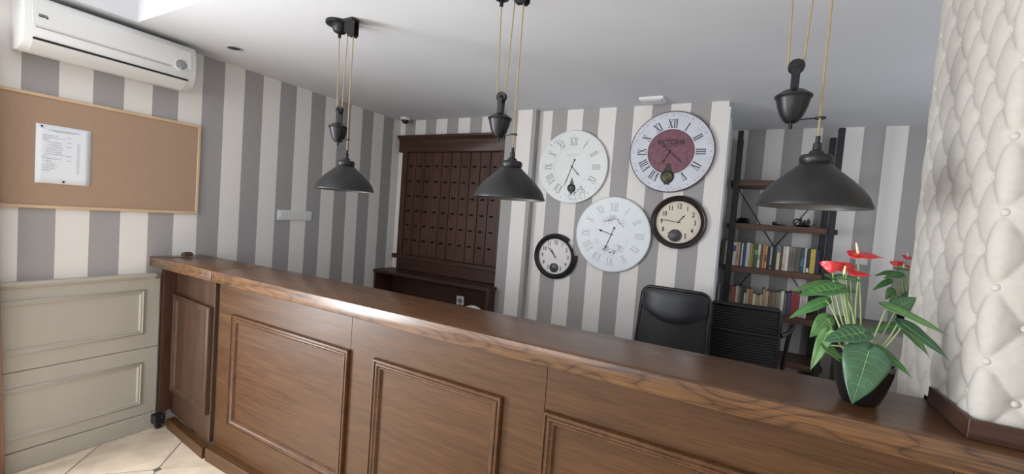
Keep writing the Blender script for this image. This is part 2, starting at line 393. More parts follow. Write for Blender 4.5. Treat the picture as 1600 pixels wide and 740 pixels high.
# wainscot on the left wall
wn = MB().box(0, 0.012, 0.31, 1.365, 0.0, 1.02)
wains = struct('trim_3', wn, M['panelling'])
wains['label'] = 'grey beige wainscot below the striped wallpaper'
for z0, z1 in ((0.112, 0.548), (0.553, 1.000)):
    pb = obj('panel_board', MB().box(0.012, 0.020, 0.31, 1.363, z0, z1), M['panelling'], wains, bevel=0.002)
for z0, z1 in ((0.180, 0.462), (0.645, 0.935)):
    fr = MB().frame(0.42, 1.283, z0, z1, [(0, 0), (.003, .009), (.010, .012), (.016, .007), (.022, .010), (.028, .004), (.030, 0)], lambda y, z, h: (0.020+h, y, z))
    obj('panel_moulding', fr, M['panelling'], wains, smooth=50)
obj('baseboard_board', MB().box(0, 0.026, 0.31, 1.363, 0, 0.108), M['panelling'], wains, bevel=0.003)
cp = MB().prism([(0, 1.0), (.022, 1.0), (.030, 1.012), (.040, 1.018), (.040, 1.030), (.034, 1.036), (0, 1.036)], 0.31, 1.335, 'y')
obj('cap_rail', cp, M['panelling'], wains)

# ================================================================== COUNTER
counter = thing('reception_counter', 'long brown oak reception counter with moulded front panels', 'counter', (2.3, 1.5, 0))
FY = 1.398
for x0, x1 in ((0.665, 1.781), (1.7825, 2.779), (2.7805, 3.84), (3.8415, 4.60)):
    obj('front_board', MB().box(x0, x1, FY, FY+.02, 0.075, 1.081), M['oak'], counter, bevel=0.0008)
obj('carcass', MB().box(0.668, 3.835, FY+.021, 1.60, 0.02, 1.079), M['walnut_h'], counter)
prof = [(0, 0), (.0, .012), (.004, .019), (.010, .020), (.013, .014), (.018, .014), (.020, .018), (.026, .019), (.031, .013), (.036, .011), (.040, .012), (.046, .004), (.048, 0)]
for x0, x1 in ((0.816, 1.784), (1.945, 2.611), (2.783, 3.62), (3.86, 4.5)):
    obj('panel_moulding', MB().frame(x0, x1, 0.245, 0.897, prof, lambda x, z, h: (x, FY-h, z)), M['oak_v'], counter, smooth=50)
for x0, x1 in ((0.672, 2.3), (2.302, 4.6)):
    obj('plinth', MB().box(x0, x1, 1.347, FY+.01, 0.0, 0.078), M['oak'], counter, bevel=0.003)

# continuous worktop
top = thing('worktop', 'thick polished oak worktop running along the counter', 'worktop', (2.3, 1.5, 1.082))
ty0, ty1 = 1.306, 1.640
tb = MB().prism([(0.7415, ty0), (4.60, ty0), (4.60, 1.371), (3.8465, 1.371), (3.8465, ty1), (0.7415, ty1)], 1.082, 1.1435, 'z')
slab = obj('slab', tb, [M['oak_top'], M['oak_edge']], top, bevel=0.0025, seg=2)
for p in slab.data.polygons:
    if p.normal.y < -0.6: p.material_index = 1
up = MB().prism([(3.841, 1.361), (4.60, 1.361), (4.60, 1.3712), (3.8475, 1.3712), (3.8475, 1.605), (3.841, 1.605)], 1.1437, 1.190, 'z')
obj('upstand', up, M['walnut_h'], top, bevel=0.0015)

flap = thing('worktop_flap', 'short hinged end piece of worktop against the left wall', 'worktop', (0.37, 1.46, 1.082))
fb = MB().prism([(0.004, ty0), (0.7350, ty0), (0.7350, 1.632), (0.004, 1.612)], 1.082, 1.1435, 'z')
slab = obj('slab', fb, [M['oak_top'], M['oak_edge']], flap, bevel=0.0025, seg=2)
for p in slab.data.polygons:
    if p.normal.y < -0.6: p.material_index = 1
# hinged gate below the flap (slightly ajar)
ga = math.atan2(1.385-1.440, 0.60)
gate = thing('counter_gate', 'narrow dark oak gate of the counter, set slightly ajar beside the wall', 'gate', (0.028, 1.446, 0), rot=(0, 0, ga))
W = 0.602
obj('gate_board', MB().box(0, W, 0, 0.022, 0.075, 1.066), M['oak_gate'], gate, local=True, bevel=0.001)
obj('hinge_post', MB().box(-0.026, 0.020, -0.072, -0.001, 0.100, 1.072), M['walnut'], gate, local=True, bevel=0.001)
obj('raised_panel', MB().box(0.048, 0.585, -0.014, 0.0, 0.245, 0.900), M['oak_gate'], gate, local=True, bevel=0.0015)
obj('panel_moulding', MB().frame(0.048, 0.585, 0.245, 0.900, [(0,0)]+[(a, b*.75) for a, b in prof[1:]], lambda x, z, h: (x, -0.014-h, z)), M['oak_gate'], gate, local=True, smooth=50)
obj('plinth', MB().box(0.07, W+.02, -0.045, 0.0, 0.0, 0.066), M['oak'], gate, local=True, bevel=0.003)
ds = MB().box(0.022, 0.082, 1.335, 1.392, 0.036, 0.098).box(0.05, 0.090, 1.37, 1.386, 0.066, 0.094).box(0.040, 0.070, 1.350, 1.380, 0.001, 0.036)
tag(obj('door_stop', ds, M['black'], None, bevel=0.004), 'small black block on the floor where wainscot meets counter gate', 'door stop')
# plate and block lying on the flap
pl = MB().prism([(0.057, 1.385), (0.083, 1.380), (0.135, 1.598), (0.100, 1.606)], 1.1440, 1.1475, 'z')
tag(obj('metal_plate', pl, mat('dull_steel', (0.30, 0.28, 0.27, 1), 0.3, 0.8), None, bevel=0.001), 'thin flat metal strip lying on the worktop flap by the wall', 'plate')
kb = thing('wooden_block', 'small brown wooden block standing on the metal strip of the flap', 'block', (0.088, 1.478, 1.1477))
obj('block', MB().box(0.068, 0.108, 1.452, 1.508, 1.1477, 1.1700), M['shelfwood'], kb, bevel=0.004)
obj('base', MB().box(0.074, 0.102, 1.460, 1.500, 1.1700, 1.1745), M['walnut_h'], kb, bevel=0.002)

# ================================================================== TUFTED PILLAR
struct('wall_tufted', MB().box(3.895, 4.70, 1.420, 1.90, 0, CZ), M['white'])
tp = thing('tufted_panel', 'cream deep-buttoned upholstery covering the pillar at the right end of the counter', 'wall panel', (4.2, 1.6, 0))
PX, PY0, PY1, R_ = 3.860, 1.386, 1.935, 0.016
PH, PZ = 0.0575, 0.0863
La = PY1-PY0-2*R_; Lc = PI*R_/2
def path(s):   # s = 0 in the middle of the near corner, negative along the side face
    t = s+Lc/2
    if t < 0:
        t2 = -t
        if t2 <= La: return (PX, PY0+R_+t2, -1.0, 0.0)
        t3 = t2-La
        if t3 <= Lc:
            a = t3/R_; return (PX+R_-R_*math.cos(a), PY1-R_+R_*math.sin(a), -math.cos(a), math.sin(a))
        return (PX+R_+(t3-Lc), PY1, 0.0, 1.0)
    if t <= Lc:
        a = t/R_; return (PX+R_-R_*math.cos(a), PY0+R_-R_*math.sin(a), -math.cos(a), -math.sin(a))
    return (PX+R_+(t-Lc), PY0, 0.0, -1.0)
HB = 0.0112
def pillow(s, z):
    u = (s/PH+(z-1.495)/PZ)/2; v = (s/PH-(z-1.495)/PZ)/2
    a = abs(math.sin(PI*u))*abs(math.sin(PI*v))
    du = u-round(u); dv = v-round(v)
    d = (((du+dv)*PH)**2+((du-dv)*PZ)**2)
    k = min(1.0, max(0.35, 0.35+0.65*(s+La+Lc)/0.16))
    return (HB*a**0.50 - 0.0095*math.exp(-d/0.00022))*k
s0, s1, z0, z1 = -(La+1.5*Lc+0.25), 0.62, 0.85, CZ-.002
ns, nz = int((s1-s0)/0.0048), int((z1-z0)/0.0060)
tv = []
for i in range(ns+1):
    s = s0+(s1-s0)*i/ns; x, y, nx, ny = path(s)
    for j in range(nz+1):
        z = z0+(z1-z0)*j/nz; h = pillow(s, z); tv.append((x+nx*h, y+ny*h, z))
tf = [(i*(nz+1)+j, (i+1)*(nz+1)+j, (i+1)*(nz+1)+j+1, i*(nz+1)+j+1) for i in range(ns) for j in range(nz)
      if not (z0+(z1-z0)*j/nz < 1.145 and s0+(s1-s0)*i/ns > -(Lc/2+.262))]
obj('upholstery', MB().add(tv, tf), M['tuft'], tp, smooth=0).data.polygons.foreach_set('use_smooth', [True]*len(tf))
btn = None
for k in range(-13, 9):
    for r in range(-7, 13):
        if (k+r) % 2: continue
        s = k*PH; z = 1.495+r*PZ
        if z < 1.0 or z > CZ-.02 or s < s0+.02 or s > s1-.02: continue
        x, y, nx, ny = path(s)
        if btn is None:
            bmx = MB().lathe([(0.0002, .0075), (.004, .0070), (.0075, .0045), (.0092, .0005), (.0090, -.004)], 14, axis='z')
            btn = obj('button', bmx, M['button'], tp, local=True, smooth=60); bo = btn
        else:
            bo = btn.copy(); C.objects.link(bo)
        bo.location = Vector((x+nx*-.0062, y+ny*-.0062, z))-tp.location
        bo.rotation_euler = Vector((nx, ny, 0)).to_track_quat('Z', 'Y').to_euler()

# curtain at the left edge
cu = thing('curtain', 'terracotta curtain hanging at the far left edge beside the wainscot', 'curtain', (0.08, 0.5, 0))
cv_ = []; nn = 60
for i in range(nn+1):
    t = i/nn
    for j in range(13):
        z = 0.02+2.26*j/12
        y = 0.33+(0.366-0.072*(z/2.28))*t
        cv_.append((0.085+0.022*math.sin(t*30)*(0.7+0.3*math.sin(3*t)), y, z))
cf = [(i*13+j, (i+1)*13+j, (i+1)*13+j+1, i*13+j+1) for i in range(nn) for j in range(12)]
cob = obj('fabric', MB().add(cv_, cf), M['curtain'], cu, smooth=80)
sm = cob.modifiers.new('thick', 'SOLIDIFY'); sm.thickness = 0.004
obj('rod', MB().cyl((0.085, -1.2, 2.29), (0.085, 0.60, 2.29), 0.012), M['iron'], cu)

# ================================================================== ON THE LEFT WALL
ac = thing('air_conditioner', 'white wall-mounted air conditioner above the cork board', 'air conditioner', (0, 1.06, 2.22))
AY0, AY1 = 0.692, 1.436
profA = [(0.002, 2.232), (0.002, 2.488), (0.150, 2.492), (0.176, 2.486), (0.190, 2.470), (0.200, 2.430), (0.205, 2.375), (0.205, 2.325), (0.200, 2.292), (0.186, 2.262), (0.160, 2.238), (0.120, 2.222), (0.060, 2.222)]
ab = MB().prism(profA, AY0, AY1, 'y')
obj('casing', ab, M['plastic'], ac, bevel=0.006, seg=2, smooth=40)
obj('front_panel', MB().prism([(0.199, 2.452), (0.2035, 2.43), (0.2085, 2.375), (0.2085, 2.340), (0.200, 2.340)], AY0+.03, AY1-.03, 'y'), M['plastic'], ac, bevel=0.001)
obj('groove', MB().prism([(0.2035, 2.334), (0.2068, 2.334), (0.2062, 2.328), (0.2030, 2.328)], AY0+.04, AY1-.14, 'y'), M['greyline'], ac)
obj('outlet_slot', MB().prism([(0.192, 2.281), (0.1985, 2.281), (0.1945, 2.2715), (0.188, 2.2715)], AY0+.035, AY1-.04, 'y'), M['slot'], ac)
obj('air_flap', MB().prism([(0.188, 2.2705), (0.1925, 2.2700), (0.166, 2.2385), (0.125, 2.2190), (0.122, 2.2240), (0.160, 2.2430)], AY0+.035, AY1-.045, 'y'), M['plastic2'], ac, smooth=50)
obj('display_ring', MB().lathe([(0.0, .2065), (.034, .2110), (.038, .2095), (.040, .2040)], 28, (0, 1.350, 2.356), 'x'), M['plastic2'], ac, label='round silver display ring')
obj('display', MB().lathe([(0.0001, .2130), (.024, .2128), (.030, .2110)], 24, (0, 1.350, 2.356), 'x'), mat('display_grey', (0.30, 0.31, 0.33, 1), 0.15, 0.4), ac, label='round grey display')
lg = MB().box(.206, .2092, .742, .772, 2.392, 2.396).box(.206, .2092, .742, .764, 2.383, 2.389).box(.206, .2092, .766, .775, 2.381, 2.389)
obj('badge', lg, M['slot'], ac, label='small dark maker badge')

cb = thing('cork_board', 'large cork notice board in a thin pine frame on the striped wall', 'notice board', (0, 0.96, 1.43))
obj('cork_sheet', MB().box(0.001, 0.012, 0.37, 1.556, 1.436, 2.028), M['cork'], cb)
for a in ((0.36, 1.566, 2.020, 2.037), (0.36, 1.566, 1.428, 1.445)): obj('frame_rail', MB().box(0.001, 0.019, *a), M['pine'], cb, bevel=0.002)
for y0, y1 in ((0.36, 0.376), (1.550, 1.566)): obj('frame_stile', MB().box(0.001, 0.0185, y0, y1, 1.4455, 2.0195), M['pine'], cb, bevel=0.002)
nt_ = thing('notice_sheet', 'white printed price list pinned to the cork board', 'paper', (0.013, 0.896, 1.565))
sh = []; 
for i in range(9):
    for j in range(9):
        y = 0.787+0.220*i/8; z = 1.565+0.315*j/8
        sh.append((0.0140+0.0004*math.sin(i*.4)*(j/8), y, z))
so = obj('sheet', MB().add(sh, [(i*9+j, (i+1)*9+j, (i+1)*9+j+1, i*9+j+1) for i in range(8) for j in range(8)]), M['sheet'], nt_, smooth=80)
sm = so.modifiers.new('t', 'SOLIDIFY'); sm.thickness = 0.0006; sm.offset = 1
tx = MB()
def dash(y0, y1, z, h=.0026): tx.box(0.0168, 0.0174, y0, y1, z, z+h)
dash(.835, .955, 1.853); dash(.850, .940, 1.847, .002); dash(.985, .998, 1.850, .002)
rows = [(.812, .87, 1), (.812, .90, 0), (.812, .835, 1), (.830, .885, 0), (.835, .885, 1), (.830, .895, 0), (.825, .89, 0), (.825, .885, 0), (.822, .90, 1), (.812, .83, 0), (.812, .885, 1), (.825, .85, 0), (.828, .86, 0), (.812, .87, 0), (.812, .86, 0), (.812, .845, 0)]
for k, (a, b2, q) in enumerate(rows):
    z = 1.823-k*0.0125
    x = a
    while x < b2:
        w = random.uniform(.006, .018); dash(x, min(x+w, b2), z); x += w+.003
    if q: dash(.905, .925, z-.003)
    if k > 1: dash(.947, .958, z-.004)
obj('printed_text', tx, M['ink'], nt_, smooth=0)['kind'] = 'stuff'
for i, (y, z, c) in enumerate(((0.808, 1.868, 'navy'), (0.896, 1.577, 'slot'))):
    obj('pin', MB().lathe([(0.0001, .0215), (.004, .021), (.0055, .018), (.0035, .0165)], 14, (0, y, z), 'x'), M[c], nt_, label='dark blue pin' if i == 0 else 'black pin')

sw = thing('switch_panel', 'long white switch panel on the striped wall above the counter', 'switch', (0, 2.305, 1.407))
obj('plate', MB().box(0.0, 0.009, 2.150, 2.460, 1.407, 1.489), M['plastic'], sw, bevel=0.002)
for k in range(4):
    obj('rocker', MB().box(0.009, 0.0125, 2.168+k*.070, 2.232+k*.070, 1.418, 1.478), M['plastic2'], sw, bevel=0.0012)

# ceiling fittings
dl = thing('downlight', 'small round recessed spotlight in the ceiling near the left wall', 'ceiling light', (0.387, 1.563, CZ))
obj('ring', MB().lathe([(.034, .0), (.036, -.004), (.044, -.005), (.048, -.001), (.048, .0)], 32, (0.387, 1.563, CZ)), M['greyline'], dl)
obj('lamp', MB().lathe([(0.0001, -.0035), (.012, -.0045), (.018, -.002), (.033, -.0008)], 28, (0.387, 1.563, CZ)), M['slot'], dl)
vp = thing('ceiling_vent', 'flat white square plate on the ceiling above the largest clock', 'vent', (2.678, 3.245, CZ))
obj('plate', MB().box(2.592, 2.762, 3.185, 3.315, CZ-.020, CZ), M['white'], vp, bevel=0.003)
obj('inner_plate', MB().box(2.607, 2.747, 3.200, 3.300, CZ-.026, CZ-.0205), M['trimwhite'], vp, bevel=0.002)
sc_ = thing('security_camera', 'small dome security camera in the far left ceiling corner', 'camera', (0.17, 3.37, CZ))
obj('housing', MB().lathe([(0.0001, 0), (.050, 0), (.052, -.012), (.044, -.024), (.0001, -.024)], 24, (0.17, 3.37, CZ)), M['plastic'], sc_)
obj('dome', MB().lathe([(.036, -.024), (.035, -.040), (.026, -.054), (.012, -.061), (.0001, -.063)], 24, (0.17, 3.37, CZ)), M['black'], sc_, smooth=60)
# ================================================================== PENDANT LAMPS
def make_lamp(x, dz, label):
    Y = 1.53
    t = thing('pendant_lamp', label, 'ceiling lamp', (x, Y, CZ), 'rise and fall pendant lamps above the counter')
    z0 = 1.668+dz
    ca = MB().prism([(x-.12+.062*math.cos(a), Y+.062*math.sin(a)) for a in [2*PI*i/28 for i in range(28)]], CZ-.016, CZ, 'z')
    ca.box(x-.10, x+.012, Y-.024, Y+.024, CZ-.016, CZ)
    obj('ceiling_rose', ca, M['iron'], t, bevel=0.004, seg=2)
    obj('rose_dome', MB().lathe([(.040, CZ-.016), (.039, CZ-.034), (.030, CZ-.053), (.014, CZ-.062), (.008, CZ-.064), (.008, CZ-.082), (.0001, CZ-.083)], 24, (x-.105, Y, 0)), M['iron'], t, smooth=50)
    pu = MB()
    for s in (-1, 1): pu.prism([(x-.055, CZ-.014), (x+.020, CZ-.014), (x+.020, CZ-.085), (x+.006, CZ-.095), (x-.030, CZ-.080), (x-.055, CZ-.060)], Y+s*.013-.003, Y+s*.013+.003, 'y')
    obj('pulley_bracket', pu, M['iron'], t, bevel=0.0015)
    obj('pulley_wheel', MB().lathe([(.0001, -.008), (.022, -.008), (.018, -.003), (.018, .003), (.022, .008), (.0001, .008)], 22, (x-.022, Y, CZ-.066), 'y'), M['iron'], t, smooth=50)
    wx = x-.072; wz = 2.084+dz
    obj('cord', MB().tube([(x-.105, Y, CZ-.080), (wx-.021, Y, wz+.006)], .0026, 8), M['cord'], t)
    obj('cord', MB().tube([(x-.043, Y, CZ-.070), (wx+.017, Y, wz+.010)], .0026, 8), M['cord'], t)
    obj('cord', MB().tube([(x-.001, Y, CZ-.070), (x-.002, Y, 2.05+dz), (x, Y, z0+.206)], .0028, 8), M['cord'], t)
    w = MB()
    for s in (-1, 1): w.prism([(wx-.010, wz-.070), (wx+.010, wz-.070), (wx+.011, wz), (wx-.011, wz)], Y+s*.011-.0025, Y+s*.011+.0025, 'y')
    w.cyl((wx, Y-.020, wz), (wx, Y+.020, wz), .006, 12)
    obj('weight_hanger', w, M['iron'], t, bevel=0.001)
    obj('weight_wheel', MB().lathe([(.0001, -.008), (.0215, -.008), (.018, -.003), (.018, .003), (.0215, .008), (.0001, .008)], 24, (wx, Y, wz), 'y'), M['iron'], t, smooth=50)
    pr = [(.0001, -.066), (.014, -.066), (.030, -.072), (.043, -.082), (.0495, -.0865), (.0500, -.0915), (.0465, -.094), (.0445, -.100), (.040, -.120), (.032, -.143), (.022, -.160), (.016, -.1655), (.0001, -.166)]
    obj('counterweight', MB().lathe([(r, wz+h) for r, h in pr], 36, (wx, Y, 0)), M['iron'], t, smooth=40)
    st = MB().cyl((wx, Y, wz-.165), (wx, Y, wz-.184), .0055, 10)
    zr = wz-.158
    st.tube([(wx+.010, Y, zr), (x-.013, Y, zr+.003)], .0020, 8)
    st.tube([(x+.013*math.cos(a), Y+.013*math.sin(a), zr+.003) for a in [2*PI*i/18 for i in range(18)]], .0022, 6, closed=True)
    obj('cord_guide', st, M['iron'], t, smooth=60)
    ce = [(.0001, .208), (.006, .208), (.0062, .190), (.0105, .187), (.0110, .168), (.018, .163), (.020, .156), (.038, .152), (.0425, .146), (.043, .138), (.040, .128), (.034, .122)]
    obj('gallery', MB().lathe([(r, z0+h) for r, h in ce], 36, (x, Y, 0)), M['iron'], t, smooth=35)
    sp = [(.1450, .000), (.1455, .004), (.1420, .012), (.1340, .032), (.1180, .053), (.0980, .074), (.0800, .090), (.0620, .106), (.0500, .117), (.0420, .125), (.0350, .128)]
    inn = [(r-.0022, h-.0006) for r, h in reversed(sp)]
    n = len(sp)
    sh = MB().lathe([(r, z0+h) for r, h in sp], 56, (x, Y, 0))
    sh.lathe([(r, z0+h) for r, h in inn], 56, (x, Y, 0), mi=1)
    sh.lathe([(.1450, z0), (.1428, z0-.0006)], 56, (x, Y, 0))
    obj('lamp_shade', sh, [M['shade'], M['shade_in']], t, smooth=50, recalc=False)
    bl = [(.0001, .118), (.016, .118), (.016, .085), (.024, .070), (.030, .050), (.024, .030), (.010, .020), (.0001, .018)]
    obj('bulb', MB().lathe([(r, z0+h) for r, h in bl], 20, (x, Y, 0)), M['white'], t, smooth=60)
    return t
make_lamp(1.520, -.024, 'black rise and fall pendant lamp nearest the left wall, whole ceiling rose in view')
make_lamp(2.497, -.022, 'black rise and fall pendant lamp in the middle, in front of the key board')
make_lamp(3.516, 0.0, 'largest-looking black pendant lamp, in front of the bookshelf')

# ================================================================== CLOCKS
def roman_mesh(txt, cx, cz, R, ang, H, y, wf=1.0):
    mb = MB(); wd = {'I': .26, 'V': .62, 'X': .62}; thick = .105*H*wf; thin = .045*H*wf
    tot = sum(wd[c] for c in txt)*H; a = -tot/2
    rx, rz = math.sin(ang), math.cos(ang); tx_, tz_ = math.cos(ang), -math.sin(ang)
    def P(u, b): return (cx+rx*(R+b)+tx_*u, cz+rz*(R+b)+tz_*u)
    def st(u0, b0, u1, b1, w):
        d = math.hypot(u1-u0, b1-b0); nx_, nz_ = -(b1-b0)/d*w/2, (u1-u0)/d*w/2
        pts = [P(u0+nx_, b0+nz_), P(u1+nx_, b1+nz_), P(u1-nx_, b1-nz_), P(u0-nx_, b0-nz_)]
        mb.prism(pts, y, y-.0007, 'y')
    h = H/2
    for c in txt:
        w = wd[c]*H; m = a+w/2
        if c == 'I': st(m, -h, m, h, thick)
        if c == 'V': st(a+.12*H, h, m, -h, thick); st(a+w-.12*H, h, m, -h, thin)
        if c == 'X': st(a+.10*H, h, a+w-.10*H, -h, thick); st(a+w-.10*H, h, a+.10*H, -h, thin)
        a += w
    for b in (-h, h): st(-tot/2+.03*H, b, tot/2-.03*H, b, thin*.8)
    return mb
ROM = ['XII', 'I', 'II', 'III', 'IV', 'V', 'VI', 'VII', 'VIII', 'IX', 'X', 'XI']
def hand(mb, cx, cz, y, ang, L, w, tail=0.0, tailblob=0.0, spade=0.0):
    rx, rz = math.sin(ang), math.cos(ang); tx_, tz_ = math.cos(ang), -math.sin(ang)
    def P(u, b): return (cx+rx*b+tx_*u, cz+rz*b+tz_*u)
    mb.prism([P(-w, -tail), P(w, -tail), P(w*1.1, L*.72), P(w*.4, L), P(-w*.4, L), P(-w*1.1, L*.72)], y, y-.0016, 'y')
    if spade: mb.prism([P(0, L*.62), P(spade, L*.74), P(0, L*.92), P(-spade, L*.74)], y-.0003, y-.002, 'y')
    if tailblob: mb.prism([P(tailblob*math.cos(q), -tail+tailblob*math.sin(q)) for q in [2*PI*i/12 for i in range(12)]], y-.0003, y-.002, 'y')
def hands(t, cx, cz, y, hr, mn, m, w=.0022, tail=.0, tb=0, sp=.008):
    a = MB(); hand(a, cx, cz, y, math.radians(hr[0]), hr[1], w*1.2, tail*.3, 0, sp); obj('hour_hand', a, m, t)
    a = MB(); hand(a, cx, cz, y-.003, math.radians(mn[0]), mn[1], w, tail, tb, sp*.6); obj('minute_hand', a, m, t)
    obj('hand_pivot', MB().lathe([(.0001, -.0085), (.0035, -.008), (.005, -.006), (.005, .002)], 14, (cx, y, cz), 'y'), m, t)
def ringmesh(cx, cz, y, prof, n=72, a0=0, a1=2*PI): return MB().lathe([(r, y-h) for r, h in prof], n, (cx, 0, cz), 'y', a0=a0, a1=a1)
def flowers(cx, cz, y, spots, size):
    mb = MB()
    for ang, r in spots:
        x = cx+r*math.sin(ang); z = cz+r*math.cos(ang); q0 = random.uniform(0, PI); a = size*random.uniform(.5, 1.3); b = a*random.uniform(.25, .6)
        mb.prism([(x+a*math.cos(q)*math.cos(q0)-b*math.sin(q)*math.sin(q0), z+a*math.cos(q)*math.sin(q0)+b*math.sin(q)*math.cos(q0)) for q in [2*PI*i/7 for i in range(7)]], y, y-.0004, 'y')
    return mb
YW = 3.420
ink_g = mat('clock_ink_grey', (0.17, 0.17, 0.18, 1), 0.6); ink_b = mat('clock_ink_black', (0.02, 0.02, 0.025, 1), 0.6)
ink_l = mat('clock_ink_pale', (0.38, 0.385, 0.39, 1), 0.6); ink_f = mat('floral_ink_pale', (0.56, 0.57, 0.58, 1), 0.7)
faceA = mat('clock_face_ivory', (0.70, 0.71, 0.70, 1), 0.45, noise=0.02, nscale=8)
faceB = mat('clock_face_bluewhite', (0.60, 0.62, 0.68, 1), 0.5, noise=0.07, nscale=14)
faceC = mat('clock_face_white', (0.68, 0.71, 0.73, 1), 0.4)
burg = mat('burgundy_print', (0.185, 0.070, 0.095, 1), 0.55, noise=0.25, nscale=30)
burg_d = mat('burgundy_edge', (0.10, 0.045, 0.07, 1), 0.5)
bronze = mat('green_bronze', (0.035, 0.035, 0.022, 1), 0.45, 0.4)
glassd = mat('dark_bob_glass', (0.035, 0.035, 0.04, 1), 0.4, 0.0)

def text(name, body, loc, size, m, parent, sx=1.0, off=0.0, label=None):
    cu_ = bpy.data.curves.new(name, 'FONT'); cu_.body = body; cu_.size = size; cu_.align_x = 'CENTER'; cu_.align_y = 'CENTER'
    cu_.extrude = 0.0003; cu_.offset = off; cu_.materials.append(m); cu_.resolution_u = 3
    tmp = bpy.data.objects.new(name, cu_); C.objects.link(tmp)
    me = bpy.data.meshes.new_from_object(tmp); bpy.data.objects.remove(tmp); me.name = name
    if not me.materials: me.materials.append(m)
    o = bpy.data.objects.new(name, me); C.objects.link(o); o.parent = parent
    o.location = Vector(loc)-wloc(parent); o.rotation_euler = (PI/2, 0, 0); o.scale = (sx, 1, 1)
    if label: o['label'] = label
    return o

# A: upper left, ivory with grey numerals
cx, cz, y = 2.036, 2.032, YW-.030
t = thing('wall_clock', 'large ivory roman clock, uppermost on the left, with black pendulum window', 'clock', (cx, YW, cz), 'clocks on the striped wall')
obj('face', ringmesh(cx, cz, YW, [(.0001, .030), (.300, .030), (.305, .027), (.306, .016), (.0001, .015)]), faceA, t, smooth=30)
obj('minute_ring', ringmesh(cx, cz, y, [(.1585, .0002), (.1585, .0008), (.1605, .0008), (.1605, .0002)]), ink_f, t)
obj('hanger', MB().box(cx-.03, cx+.03, YW-.0148, YW, cz+.10, cz+.14), ink_b, t)
for h in range(12):
    if h != 6: obj('numeral', roman_mesh(ROM[h], cx, cz, .212, h*PI/6, .062, y, .8), ink_g, t)
dt = MB()
for h in range(12): dt.lathe([(.0001, y-.0006), (.0038, y-.0006), (.0038, y)], 8, (cx+.263*math.sin(h*PI/6), 0, cz+.263*math.cos(h*PI/6)), 'y')
obj('hour_dots', dt, ink_l, t)
obj('faint_lettering', MB().box(cx-.06, cx+.05, y-.0005, y, cz+.098, cz+.104).box(cx-.045, cx+.03, y-.0005, y, cz+.084, cz+.087), ink_f, t)
obj('floral_print', flowers(cx, cz, y, [(math.radians(random.gauss(165, 16)), random.uniform(.195, .285)) for _ in range(90)]+[(math.radians(random.gauss(325, 10)), random.uniform(.25, .285)) for _ in range(16)], .007), ink_l, t)
hands(t, cx+.002, cz, y-.003, (136, .105), (199, .172), ink_b, .0017, .060, .0075, .005)
bx_, bz_ = cx+.012, cz-.178
b = MB().lathe([(.0001, y-.010), (.028, y-.010), (.035, y-.006), (.036, y)], 30, (bx_, 0, bz_), 'y')
b.prism([(bx_-.016, bz_+.026), (bx_+.016, bz_+.026), (bx_+.012, bz_+.052), (bx_+.006, bz_+.058), (bx_, bz_+.088), (bx_-.006, bz_+.058), (bx_-.012, bz_+.052)], y, y-.008, 'y')
b.prism([(bx_-.020, bz_-.026), (bx_, bz_-.058), (bx_+.020, bz_-.026)], y, y-.008, 'y')
po = obj('pendulum_window', b, M['black'], t, bevel=0.001, label='ornate black pendulum window')
obj('pendulum_bob', ringmesh(bx_, bz_, y, [(.0001, .0135), (.010, .0135), (.0115, .011), (.017, .012), (.019, .0100)], 24), glassd, po)

# B: largest print, burgundy centre
cx, cz = 2.814, 2.152; y = YW-.032
t = thing('wall_clock', 'large white clock with burgundy centre, uppermost on the right', 'clock', (cx, YW, cz), 'clocks on the striped wall')
obj('face', ringmesh(cx, cz, YW, [(.0001, .032), (.298, .032)]), faceB, t, smooth=30)
obj('rim', ringmesh(cx, cz, YW, [(.297, .0325), (.302, .0315), (.3045, .027), (.3045, .016), (.0001, .015)]), burg_d, t, label='dark burgundy rim')
obj('centre_disc', ringmesh(cx, cz, y, [(.0001, .0008), (.166, .0008), (.1665, 0)]), burg, t, label='burgundy centre disc')
obj('centre_ring', ringmesh(cx, cz, y, [(.160, .0009), (.160, .0012), (.168, .0012), (.168, .0005)]), burg_d, t)
obj('hanger', MB().box(cx-.03, cx+.03, YW-.0148, YW, cz+.10, cz+.14), ink_b, t)
for h in range(12):
    if h != 6: obj('numeral', roman_mesh(ROM[h], cx, cz, .210, h*PI/6, .062, y, 1.15), ink_b, t)
mk = MB()
for i in range(60):
    a = i*PI/30; x_, z_ = cx+.277*math.sin(a), cz+.277*math.cos(a); s = .0052 if i % 5 == 0 else .0036
    if i % 5 == 0 or i % 5 in (2, 3): mk.prism([(x_, z_+s), (x_+s, z_), (x_, z_-s), (x_-s, z_)], y, y-.0006, 'y')
for i in range(150):
    a = i*2*PI/150+random.uniform(-.01, .01); r = random.choice((.268, .286, .290)); x_, z_ = cx+r*math.sin(a), cz+r*math.cos(a); s = random.uniform(.0012, .0026)
    mk.prism([(x_-s*1.6*math.cos(a), z_+s*1.6*math.sin(a)), (x_+s*math.sin(a), z_+s*math.cos(a)), (x_+s*1.6*math.cos(a), z_-s*1.6*math.sin(a)), (x_-s*math.sin(a), z_-s*math.cos(a))], y, y-.0006, 'y')
obj('minute_track', mk, ink_g, t)
dk = mat('lettering_dark', (0.045, 0.018, 0.028, 1), 0.6)
text('lettering', 'VICTORIA', (cx-.002, y-.0012, cz+.069), .052, dk, t, .84, .0020)
sm_ = MB()
for k in range(7): sm_.box(cx-.042+k*.012, cx-.034+k*.012, y-.0014, y-.0008, cz+.098, cz+.102)
for k in range(9): sm_.box(cx-.060+k*.0125, cx-.051+k*.0125, y-.0014, y-.0008, cz+.038, cz+.044)
obj('small_print', sm_, dk, t)
hands(t, cx-.006, cz, y-.004, (209, .105), (131, .135), dk, .0024, .062, .009, .008)
bx_, bz_ = cx-.008, cz-.186
